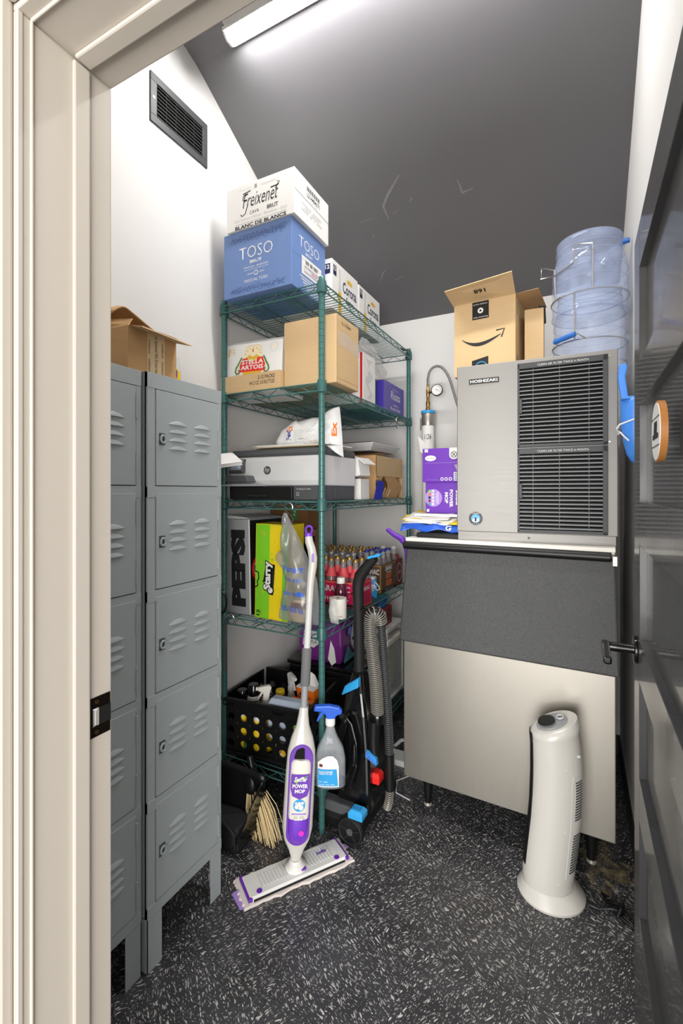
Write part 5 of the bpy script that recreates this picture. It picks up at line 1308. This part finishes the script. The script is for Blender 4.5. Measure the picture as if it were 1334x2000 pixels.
# white cable and handle on the floor behind the cleaner
ch_ = MB().tube([(0, 0, .02), (.03, .02, .05), (.08, .03, .06), (.115, .02, .04), (.11, 0, .015), (.10, -.02, .012)], .009, 8)
tag(ch_.build('carry_strap', 'lightgrey', None, smooth=True, loc=(-.86, 2.26, .0)), 'pale grey curved plastic strap on the floor behind the carpet cleaner', 'strap')
ch_ = MB().tube([(0, 0, .003), (.05, -.05, .003), (.06, -.12, .003), (.02, -.18, .003), (.05, -.26, .003), (.12, -.28, .003)], .003, 6)
tag(ch_.build('floor_cable', 'lightgrey', None, smooth=True, loc=(-.78, 2.2, .0)), 'thin pale cable lying on the floor beside the ice bin', 'cable')

# air purifier ------------------------------------------------------
ap = thing('air_purifier', 'white tower air purifier standing on the floor before the ice bin', 'air purifier', (-.092, 1.70, 0), math.atan2(.46, .888))
def oval(z, cx, a, b, n=36, slope_=0, cy=0): return [(cx + a * math.cos(2 * PI * k / n), cy + b * math.sin(2 * PI * k / n), z + slope_ * math.cos(2 * PI * k / n)) for k in range(n)]
MB().loft([oval(0, .003, .105, .098), oval(.010, .003, .107, .10), oval(.024, .002, .098, .09), oval(.045, -.004, .082, .072)]).build('base', 'whitegloss', ap, smooth=True, bev=.003)
body = [(.040, -.008, .080, .070), (.075, -.006, .082, .072), (.15, .003, .083, .072), (.26, .016, .083, .072), (.36, .022, .082, .071), (.44, .022, .080, .069), (.50, .018, .078, .067)]
MB().loft([oval(*q[:1], q[1], q[2], q[3]) for q in body] + [oval(.542, .014, .074, .064, slope_=.012)], cap=True).build('body', 'whitegloss', ap, smooth=True, ang=60)
MB().loft([oval(.540, .015, .0765, .0665, slope_=.014), oval(.556, .016, .0765, .0665, slope_=.020), oval(.572, .018, .068, .058, slope_=.026)]).build('top_cap', 'whitegloss', ap, smooth=True, ang=60)
tp = MB().loft([oval(.5725, .006, .048, .042, slope_=.0183), oval(.5745, .006, .046, .040, slope_=.018)]).build('control_panel', 'grey', ap, smooth=True)
MB().loft([oval(.576, -.012, .026, .032, slope_=.0095), oval(.5775, -.012, .025, .031, slope_=.0095)]).build('display_window', 'black', tp, smooth=True)
MB().tube([(.032 + .010 * math.cos(a), -.004 + .012 * math.sin(a), .5905 + .0036 * math.cos(a)) for a in [2 * PI * k / 16 for k in range(16)]], .0022, 6, closed=True).build('dial', 'lightgrey', tp, smooth=True)
mb = MB(); vs = []
zs = [(.10, -.003), (.20, .010), (.30, .019), (.40, .0225), (.50, .018), (.535, .015)]
for z, cx in zs:
    for k in range(5):
        a = PI + R(6 - 17 * k); vs.append((cx + .0835 * math.cos(a) * (1 if z < .45 else .95), .0725 * math.sin(a) * (1 if z < .45 else .95), z))
mb.add(vs, [(j * 5 + k, j * 5 + k + 1, (j + 1) * 5 + k + 1, (j + 1) * 5 + k) for j in range(5) for k in range(4)]).build('front_grille', 'black', ap, smooth=True, solid=.003)
def on_ap(ang, z):
    for (z0, c0, a0, b0), (z1, c1, a1, b1) in zip(body[:-1], body[1:]):
        if z0 <= z <= z1:
            t_ = (z - z0) / (z1 - z0); c_ = c0 + (c1 - c0) * t_; a_ = a0 + (a1 - a0) * t_; b_ = b0 + (b1 - b0) * t_
            return (c_ + a_ * math.cos(R(ang)), b_ * math.sin(R(ang)), z)
for z0, n in ((.285, 15), (.115, 15)):
    for k in range(n):
        z = z0 + k * .0085
        mb = MB().tube([on_ap(a, z) for a in (-66, -60, -54, -48, -42)], .0022, 5); mb.build('vent_slot', 'plastic_dark', ap, smooth=True)
mb = MB().tube([on_ap(-74, .10), on_ap(-76, .25), on_ap(-76, .40), on_ap(-72, .425), on_ap(-48, .43)], .0012, 5); mb.build('cover_seam', 'lightgrey', ap, smooth=True)
for z in (.085, .25, .45):
    p = on_ap(-88, z); MB().lathe([(.0035, -.0018), (.004, 0), (.0035, .0018)], 12, (0, 0), 1.6, .5).xf(Matrix.Translation(p)).build('screw_cover', 'lightgrey', ap, smooth=True)
p = on_ap(-50, .485); MB().lathe([(.003, -.005), (.0065, -.003), (.0065, .003), (.003, .005)], 14).xf(Matrix.Translation(p)).build('finger_recess', 'lightgrey', ap, smooth=True)
# power cord bundle
pc = thing('power_cord', 'black bundled power cord on the stained floor by the door', 'cord', (.05, 1.74, 0))
MB().tube([(-.055, -.02, .012), (-.03, -.04, .006), (.0, -.045, .006), (.035, -.03, .008), (.06, -.035, .015)], .0038, 8).build('cable', 'black', pc, smooth=True)
for k in range(5):
    o_ = k * .007
    MB().tube([(.01 + o_, .03 - o_, .006 + .003 * k), (.06 + o_ * .5, .0 - o_, .012 + .003 * k), (.10, -.045 - o_ * .6, .008 + .003 * k), (.095, -.075, .008), (.06, -.055 + o_ * .4, .010), (.02, .0, .008)], .0036, 7, closed=True).build('coil', 'black', pc, smooth=True)
MB().tube([(.052, -.055, .008), (.062, -.04, .026), (.070, -.018, .026), (.068, -.005, .008)], .006, 8).build('cable_tie', 'black', pc, smooth=True)
# mineral stain by the bin leg
o = MB().add([(.0 + (.085 + .03 * math.sin(3 * a + 1)) * math.cos(a), (.11 + .03 * math.cos(4 * a)) * math.sin(a), 0) for a in [2 * PI * k / 40 for k in range(40)]], [tuple(range(40))]).build('floor_stain', 'stainedge', fl, loc=(.075, 1.90, .0006))

# ================================================================== ON THE ICE MACHINE AND BIN
IT = IM[2] + IH + .0005
ab = thing('cardboard_box', 'brown shipping box with a smile arrow and open flaps on the ice machine', 'box', (-.497, 2.045, IT), R(-4))
w, d, h = .258, .27, .315
B(0, w, 0, .004, 0, h).box(0, w, d - .004, d, 0, h).box(0, .004, .004, d - .004, 0, h).box(w - .004, w, .004, d - .004, 0, h).box(.004, w - .004, .004, d - .004, 0, .004).build('carton', 'cardboard', ab)
MB().hexa([(-.004, .0, h), (w, 0, h), (w, .004, h), (-.004, .004, h), (-.012, -.10, h + .030), (w + .005, -.10, h + .05), (w + .005, -.098, h + .054), (-.012, -.098, h + .034)]).build('flap', 'cardboard', ab, label='front flap bent outwards')
MB().hexa([(w - .004, 0, h), (w, 0, h), (w, d, h), (w - .004, d, h), (w + .085, .02, h + .012), (w + .087, .02, h + .010), (w + .087, d - .02, h + .010), (w + .085, d - .02, h + .012)]).build('flap', 'cardboard2', ab)
MB().hexa([(0, .01, h), (.004, .01, h), (.004, d - .03, h), (0, d - .03, h), (-.03, .015, h + .07), (-.027, .015, h + .07), (-.025, d - .13, h + .075), (-.028, d - .13, h + .075)]).build('flap', 'cardboard2', ab)
f = face_mat('front', e=.0007); f2 = face_mat('front', e=.0012)
arc = [(.035 + .165 * k / 16, .160 - .030 * math.sin(PI * (k / 16) ** .85)) for k in range(17)]
mb = MB(); vs = []
for k, p in enumerate(arc): q = .0015 + .0065 * math.sin(PI * min(1, k / 16 * 1.0)); vs += [f @ Vector((p[0], p[1] + q, 0)), f @ Vector((p[0], p[1] - q, 0))]
mb.add(vs, [(2 * k, 2 * k + 1, 2 * k + 3, 2 * k + 2) for k in range(16)]).build('smile_arrow', 'ink', ab)
strokes(ab, f, [[(.180, .178), (.214, .180), (.202, .146)]], .006, 'ink', 'smile_arrow')
rect(ab, f, .080, .238, .150, h - .002, 'black', 'label'); text(ab, f2, 'prime delivery', .086, .298, .144, .306, 'white'); text(ab, f2, 'video streaming', .084, .242, .146, .250, 'white')
disc(ab, f2, .115, .274, .012, 'white', 'play_mark'); poly(ab, face_mat('front', e=.0016), [(.111, .267), (.123, .274), (.111, .281)], 'ink', 'play_mark')
poly(ab, f, [(.078, .005), (.148, .005), (.148, .075), (.078, .062)], 'black', 'label'); strokes(ab, f2, [[(.118 + .024 * math.cos(R(a)), .030 + .024 * math.sin(R(a))) for a in range(20, 170, 15)]], .003, 'skyblue')
r = face_mat('right', w, d, h, .0007); strokes(ab, r, [[(.03, .02), (.05, .02), (.05, .07), (.03, .07), (.03, .02)], [(.04, .02), (.04, .07)]], .003, 'ink', 'mark'); strokes(ab, r, [[(.03, .25), (.05, .25), (.05, .29), (.03, .29), (.03, .25)]], .003, 'ink', 'mark')
# 168 printed on the outer side of the bent flap
fd_ = Vector((0, -.10, .040)).normalized(); nrm = Vector((0, fd_.y * .4, -.928)).normalized()
fm168 = Matrix(((-1, 0, 0, .15), (0, -fd_.y, nrm.y, -.068 + nrm.y * .0045), (0, -fd_.z, nrm.z, h + .0272 + nrm.z * .0045), (0, 0, 0, 1)))
text(ab, fm168, '168', .0, .0, .048, .022, 'ink', bold=.02)
a2 = thing('cardboard_box', 'smaller brown box beside the clear ice totes on the ice machine', 'box', (-.212, 2.10, IT), R(3))
w, d, h = .075, .155, .268
B(0, w, 0, d, 0, h).build('carton', 'cardboard', a2, bev=.002)
strokes(a2, face_mat('right', w, d, h), [[(.002, h - .002), (d * .55, .09)], [(.0, h), (.003, 0)]], .0016, 'brownprint', 'tear_strip')
MB().hexa([(w - .02, -.004, h), (w + .002, -.004, h), (w + .002, d, h - .02), (w - .02, d, h - .02), (w - .02, -.004, h + .008), (w + .006, -.004, h + .004), (w + .008, d, h - .016), (w - .02, d, h - .012)]).build('packing_tape', 'black', a2)
text(a2, face_mat('right', w, d, h), 'prime', .03, h - .02, .09, h - .004, 'skyblue')
strokes(a2, face_mat('front'), [[(.05, .02), (.064, .02), (.064, .04), (.05, .04), (.05, .02)]], .002, 'ink', 'mark')

# two nested ice totes with wire bails, upside down
def tote(label, loc, sc, h):
    t = thing('ice_tote', label, 'ice tote', loc, 0, 'clear ice totes')
    R0 = .1345 * sc
    out = [(R0, 0), (R0 * 1.0, h * .42), (R0 * .985, h * .50), (R0 * 1.0, h * .56), (R0 * .99, h * .66), (R0 * .90, h * .76), (R0 * .875, h * .82), (R0 * .90, h * .86), (R0 * .885, h * .95), (R0 * .885, h * .985), (R0 * .86, h), (R0 * .80, h * .985), (.004, h * .975)]
    inn = [(max(r - .0022, .002), z - (.0022 if z > h * .97 else 0)) for r, z in out][::-1]
    MB().lathe(out + inn, 44, cap0=False, cap1=False).build('shell', 'clearblue', t, smooth=True, ang=70)
    MB().tube([(R0 * math.cos(a), R0 * math.sin(a), .003) for a in [2 * PI * k / 40 for k in range(40)]], .004, 8, closed=True).build('rim', 'clearblue', t, smooth=True)
    for q, rr in ((.42, 1.0), (.56, 1.0), (.76, .90), (.86, .90), (.99, .865)):
        MB().tube([(R0 * rr * math.cos(a), R0 * rr * math.sin(a), h * q) for a in [2 * PI * k / 40 for k in range(40)]], .0016, 6, closed=True).build('ridge', 'clearblue', t, smooth=True)
    return t, R0
TC = (.030, 2.135)
t1, R1 = tote('lower of the two clear blue ice totes, with the blue grip', (TC[0], TC[1], IT), .985, .30)
MB().tube([((R1 + .003) * math.cos(a), (R1 + .003) * math.sin(a), .085) for a in [2 * PI * k / 40 for k in range(40)]], .0026, 6, closed=True).build('wire_ring', 'chrome', t1, smooth=True)
def pol(a, r, z): return (r * math.cos(R(a)), r * math.sin(R(a)), z)
MB().tube([pol(-145, R1 + .003, .085), pol(-140, R1 + .035, .09), pol(-105, R1 + .035, .10), pol(-96, R1 + .003, .085)], .0026, 6).build('bail_wire', 'chrome', t1, smooth=True)
MB().tube([Vector(pol(-140, R1 + .035, .09)).lerp(Vector(pol(-105, R1 + .035, .10)), q) for q in (.06, .12, .3, .5, .7, .88, .94)], [.0085, .0105, .0095, .0105, .0095, .0105, .0085], 12).build('grip', 'gripblue', t1, smooth=True)
MB().tube([pol(-112, R1 + .004, .085), pol(-112, R1 + .006, .27)], .0026, 6).build('wire_stay', 'chrome', t1, smooth=True)
for z in (.085, .20): MB().cyl(pol(-20, R1 - .001, z + .005), pol(-20, R1 + .012, z + .005), .012, 14).build('wire_boss', 'clearblue', t1, smooth=True)
t2, R2 = tote('upper of the two clear blue ice totes, upside down with embossed lettering', (TC[0], TC[1], IT + .205), 1.02, .305)
MB().tube([((R2 + .003) * math.cos(a), (R2 + .003) * math.sin(a), .065) for a in [2 * PI * k / 40 for k in range(40)]], .0026, 6, closed=True).build('wire_ring', 'chrome', t2, smooth=True)
MB().tube([pol(-150, R2 + .003, .065), pol(-150, R2 + .006, .19), pol(-162, R2 + .045, .215), pol(-158, R2 + .052, .165), pol(-150, R2 + .008, .165), pol(-112, R2 + .01, .175), pol(-108, R2 + .01, .245), pol(-86, R2 + .006, .235), pol(-86, R2 + .006, .21), pol(-86, R2 + .004, .065)], .003, 7).build('bail_wire', 'chrome', t2, smooth=True)
MB().cyl(pol(-15, R2 * .88, .265), pol(-15, R2 * .88 + .022, .265), .010, 14).build('wire_boss', 'gripblue', t2, smooth=True)
text(t2, Matrix.Rotation(R(28), 4, 'Z') @ Matrix(((1, 0, 0, -.06), (0, 0, -1, -R2 * .90), (0, 1, 0, .268), (0, 0, 0, 1))), 'ICE ONLY', .0, 0, .085, .018, 'clearblue', bold=.03)

# ice scoop in its wire holder on the side of the machine
sc_ = thing('ice_scoop', 'bright blue plastic ice scoop hanging on the side of the ice machine', 'scoop', (.168, 1.862, 1.44))
rings = []
for z, rr in ((.0, .003), (.012, .016), (.035, .028), (.075, .037), (.13, .043), (.205, .046), (.222, .046)):
    rings.append([(rr * math.cos(R(a)) * 1.0, rr * .95 * math.sin(R(a)) , z) for a in range(92, 269, 11)])
n = len(rings[0])
MB().add([p for q in rings for p in q], [(i * n + k, i * n + k + 1, (i + 1) * n + k + 1, (i + 1) * n + k) for i in range(len(rings) - 1) for k in range(n - 1)]).build('bowl', 'scoopblue', sc_, smooth=True, solid=.003)
MB().prism([(-.046, .216), (.0, .216), (.0, .226), (-.046, .226)], 'y', -.042, .042).build('heel', 'scoopblue', sc_, bev=.003)
MB().prism([(-.044, .222), (-.022, .222), (-.030, .28), (-.032, .30), (-.026, .33), (-.030, .345), (-.050, .342), (-.054, .30), (-.050, .26)], 'y', -.012, .012).build('handle', 'scoopblue', sc_, bev=.004, seg=3)
wh_ = thing('wire_holder', 'white wire holder around the blue ice scoop', 'holder', (.168, 1.862, 1.44))
MB().tube([(.006, -.052, .150), (-.020, -.055, .142), (-.052, -.050, .130), (-.058, -.02, .115), (-.050, -.045, .105), (-.035, -.052, .085), (-.025, -.05, .075)], .0028, 7).build('wire', 'white', wh_, smooth=True)
MB().tube([(-.052, -.050, .130), (-.060, -.045, .118), (-.056, -.01, .10), (-.048, .0, .11)], .0028, 7).build('wire', 'white', wh_, smooth=True)

# purple mop-refill boxes and the torn mailer on the bin
yb = thing('mailing_bag', 'torn yellow and blue padded mailer full of papers on the ice bin', 'mailing bag', (-.70, 1.955, 1.172), R(-1))
def wav(u, v, k): return .010 * noise.noise(Vector((u * 5, v * 5, k)))
MB().grid(lambda u, v: (.0 + .25 * u, .0 + .25 * v, .004 + .028 * math.sin(PI * min(u * 1.3, 1)) * (1 - v * .3) + wav(u, v, 1)), 20, 12).build('outer_wrap', 'blue', yb, smooth=True, solid=.0015)
MB().grid(lambda u, v: (-.012 + .268 * u, -.012 + .26 * v, .034 + .030 * v + .018 * (1 - u) * (1 - u) + 1.4 * wav(u, v, 2)), 20, 12).build('yellow_lining', 'yellow', yb, smooth=True, solid=.0015)
for k, (x0, y0, dz, a) in enumerate(((.0, -.02, .0, .03), (.012, -.028, .006, -.02), (.02, -.012, .012, .04), (.004, -.018, .018, -.03))):
    MB().grid(lambda u, v: (x0 + .20 * u + a * v * .5, y0 + .18 * v, .033 + dz + .024 * v + .004 * math.sin(u * 4 + k)), 8, 6).build('paper', 'paper', yb, smooth=True, solid=.0015)
MB().grid(lambda u, v: (-.005 + .255 * u, -.03 + .02 * v + .01 * math.sin(u * 9), -.0 + .03 * v + .012 * (math.sin(u * 7) ** 2)), 24, 4).build('torn_edge', 'blue', yb, smooth=True, solid=.0015)
text(yb, Matrix(((1, 0, 0, 0), (0, .5, -.86, -.034), (0, .86, .5, .006), (0, 0, 0, 1))), 'G', .195, .004, .22, .028, 'white', bold=.03)
B(.03, .25, .06, .25, .062, .072).build('paper', 'paper', yb)
b1 = carton('mop_refill_box', 'purple mop refill box lying sideways on the yellow mailer', (-.640, 2.085, 1.2455), .188, .11, .142, 'purple', R(-1), bev=.0015)
f = face_mat('front'); f2 = face_mat('front', e=.0011)
text(b1, f, 'POWER', .112, .028, .128, .108, 'white', bold=.04, rot=3); text(b1, f, 'MOP', .090, .046, .106, .096, 'white', bold=.04, rot=3)
disc(b1, f, .038, .070, .040, 'lilac', 'circle'); text(b1, f2, 'lllll\nllll', .05, .045, .062, .095, 'white', rot=3)
for i in range(2):
    for j in range(5): rect(b1, f2, .014 + i * .016, .036 + j * .015, .025 + i * .016, .047 + j * .015, ('teal', 'darkred', 'ink', 'orange', 'lime')[j] if i == 0 else 'lightgrey', 'swatch')
poly(b1, f, [(.142, .085), (.150, .04), (.160, .065), (.166, .03), (.170, .08), (.160, .10)], 'lime', 'logo'); text(b1, f2, 'Swiffer', .140, .030, .168, .105, 'white', rot=3, shear=.3, bold=.04)
rect(b1, f, .006, .006, .018, .018, 'white', 'mark')
b2 = carton('mop_refill_box', 'purple refill box with white panels stacked on the other purple box', (-.653, 2.08, 1.3880), .205, .12, .155, 'purple', R(-.5), bev=.0015)
strokes(b2, f, [[(.012, .088), (.19, .088)]], .0012, 'lilac'); disc(b2, f, .038, .110, .026, 'white', 'label', ry=.013); strokes(b2, f2, [[(.018, .11), (.058, .11)]], .002, 'inkgrey')
poly(b2, f, [(.125, .155)] + [(.146 + .021 * math.cos(R(a)), .122 + .019 * math.sin(R(a))) for a in range(180, 361, 15)] + [(.167, .155)], 'white', 'label')
strokes(b2, f2, [[(.146 + .013 * math.cos(2 * PI * i / 20), .124 + .013 * math.sin(2 * PI * i / 20)) for i in range(21)], [(.138, .132), (.154, .116)], [(.139, .117), (.152, .131)]], .0028, 'ink', 'icon')
rect(b2, f, .145, .006, .182, .045, 'lightgrey', 'barcode')
for k in range(4): rect(b2, f2, .149, .011 + k * .0085, .178, .0145 + k * .0085, 'indigoprint', 'barcode')
for k in range(3): disc(b2, f, .092 + k * .019, .014, .0075, 'white', 'icon'); disc(b2, f2, .092 + k * .019, .014, .0045, 'purple', 'icon')
text(b2, f, 'llll lll\nlll ll\nllll', .15, .052, .182, .078, 'white'); strokes(b2, f, [[(.02, .012), (.075, .010)]], .001, 'lilac'); rect(b2, f, .010, .138, .026, .152, 'white', 'mark')

# water filter on the back wall
wf_ = thing('water_filter', 'white tube water filter with brass fittings and gauge on the back wall', 'water filter', (-.800, 2.655, 1.18))
MB().lathe([(.035, 0), (.036, .004), (.036, .55), (.035, .555)], 24).build('tube', 'white', wf_, smooth=True)
MB().lathe([(.038, .552), (.0385, .556), (.0385, .622), (.036, .626)], 24).build('steel_collar', 'steel', wf_, smooth=True)
MB().lathe([(.041, .624), (.042, .628), (.040, .640)], 24).build('top_ring', 'skyblue', wf_, smooth=True)
MB().lathe([(.038, -.006), (.040, 0), (.038, .010)], 24).build('bottom_ring', 'skyblue', wf_, smooth=True)
bf = MB().lathe([(.013, .638), (.013, .655), (.010, .662), (.012, .672), (.013, .690), (.009, .700), (.010, .73), (.011, .735), (.011, .765), (.008, .77), (.008, .80)], 12).build('brass_fitting', 'brass', wf_, smooth=True)
MB().cyl((0, 0, .748), (.032, -.012, .746), .007, 10).build('gauge_stem', 'brass', bf, smooth=True)
gz = MB().cyl((.064, -.030, .748), (.067, -.052, .748), .033, 30).build('gauge', 'black', wf_, smooth=True)
MB().cyl((.067, -.0515, .748), (.0672, -.0535, .748), .0285, 30).build('dial', 'white', gz, smooth=True)
MB().tube([(.060, -.0545, .752), (.076, -.0545, .744)], .0013, 5).build('needle', 'ink', gz)
MB().tube([(.067 + .022 * math.cos(R(a)), -.0538, .748 + .022 * math.sin(R(a))) for a in range(-40, 221, 20)], .0010, 4).build('scale_marks', 'inkgrey', gz)
MB().cyl((0, 0, .795), (0, 0, .832), .0085, 12).build('hose_nut', 'chrome', wf_, smooth=True)
pts = [(0, 0, .83), (.004, 0, .865), (.025, -.002, .892), (.055, -.004, .90), (.09, -.006, .885), (.125, -.01, .83), (.15, -.012, .75), (.175, -.014, .66), (.21, -.018, .57), (.26, -.02, .50), (.32, -.02, .46)]
P = [Vector(p) for p in pts]
for _ in range(2):
    Q = [P[0]]
    for a, b in zip(P[:-1], P[1:]): Q += [a.lerp(b, .25), a.lerp(b, .75)]
    P = Q + [P[-1]]
MB().tube(P, [.0075 if k % 2 else .0070 for k in range(len(P))], 10).build('braided_hose', 'steelh', wf_, smooth=True)
MB().box(-.078, -.038, .085, .092, .545, .615).box(-.045, -.036, .03, .092, .56, .60).build('bracket', 'steel', wf_, bev=.002)
MB().add([(-.05, -.036, .49), (-.035, -.0375, .478), (.0, -.0385, .44), (.02, -.0385, .40), (.036, -.045, .355), (.0, -.039, .365), (-.036, -.038, .40)], [(0, 1, 2, 3, 4, 5, 6)]).build('paper_label', 'paper', wf_, solid=.0006)
text(wf_, face_mat('front', e=.0375), '1/26', -.012, .470, .030, .500, 'ink', shear=.25)

# ================================================================== ON THE LOCKERS
lb = thing('cardboard_box', 'open brown cardboard box with printed tape on top of the lockers', 'box', (-1.112, .862, 1.6815), R(92))
w, d, h = .178, .22, .125
B(0, w, 0, .004, 0, h).box(0, w, d - .004, d, 0, h).box(0, .004, .004, d - .004, 0, h).box(w - .004, w, .004, d - .004, 0, h).box(.004, w - .004, .004, d - .004, 0, .004).build('carton', 'cardboard2', lb)
MB().hexa([(.002, 0, h), (w - .002, 0, h), (w - .002, .004, h), (.002, .004, h), (.012, -.045, h - .010), (w + .006, -.060, h - .016), (w + .006, -.058, h - .012), (.012, -.043, h - .006)]).build('front_flap', 'cardboard', lb)
MB().grid(lambda u, v: (.0 + (w - .01) * u, d - .004 - .15 * v, h + .085 * math.sin(PI * (.08 + .42 * min(1, u * 2.2 + .25)) ) * math.sin(PI * (.12 + .5 * v)) * (1 - .75 * max(0, u - .25))), 14, 10).build('curled_flap', 'cardboard2', lb, smooth=True, solid=.004)
MB().hexa([(.0, .0, h), (.004, 0, h), (.004, d, h), (0, d, h), (.022, .01, h + .026), (.025, .01, h + .026), (.014, d, h + .05), (.011, d, h + .05)]).build('side_flap', 'cardboard2', lb)
tp_ = rect(lb, face_mat('front', e=.0007), .066, .0, .131, h, 'kraft', 'printed_tape'); 
MB().add([(.066, -.0005, h + .0046), (.131, -.0005, h + .0046), (.131, -.054, h - .0085), (.066, -.048, h - .0072)], [(0, 1, 2, 3)]).build('printed_tape', 'kraft', lb, solid=.0006)
text(lb, face_mat('front', e=.0014), 'us opened this if you now', .090, .004, .106, h - .004, 'ink', rot=3); text(lb, face_mat('front', e=.0014), 'amazon    amazon', .070, .01, .076, h - .02, 'ink', rot=1); text(lb, face_mat('front', e=.0014), 'amazon   amazon', .119, .01, .125, h - .02, 'ink', rot=1)
yg = puff([(0, 0), (.11, 0), (.115, .06), (.105, .115), (.05, .12), (.0, .115), (-.005, .05)], .03, .008, 30, seed=8, back=1.0)
yo = thing('plastic_bag', 'clear bag with yellow print beside the box on the lockers', 'plastic bag', (-1.20, 1.015, 1.6815), R(90))
bv = yg.bvh(); yg.build('bag', 'film', yo, smooth=True, ang=80)
curved(yo, [(.01, .005), (.10, .005), (.10, .055), (.05, .075), (.01, .06)], bv, 'yellow', 'print', .001)
text(yo, ff0, 'llll', .03, .03, .08, .06, 'purple', bold=.03, bvh=bv)
pg = puff([(0, 0), (.13, 0), (.135, .09), (.125, .20), (.06, .205), (.0, .2), (-.004, .1)], .035, .006, 22, seed=12, back=1.0)
po = thing('snack_bag', 'pale blue and yellow bag standing behind the box on the lockers', 'bag', (-1.385, .855, 1.6815), R(90))
bv = pg.bvh(); pg.build('bag', 'screen', po, smooth=True, ang=80)
curved(po, [(.01, .01), (.12, .01), (.12, .055), (.01, .045)], bv, 'yellow', 'print', .001)

flush_texts()
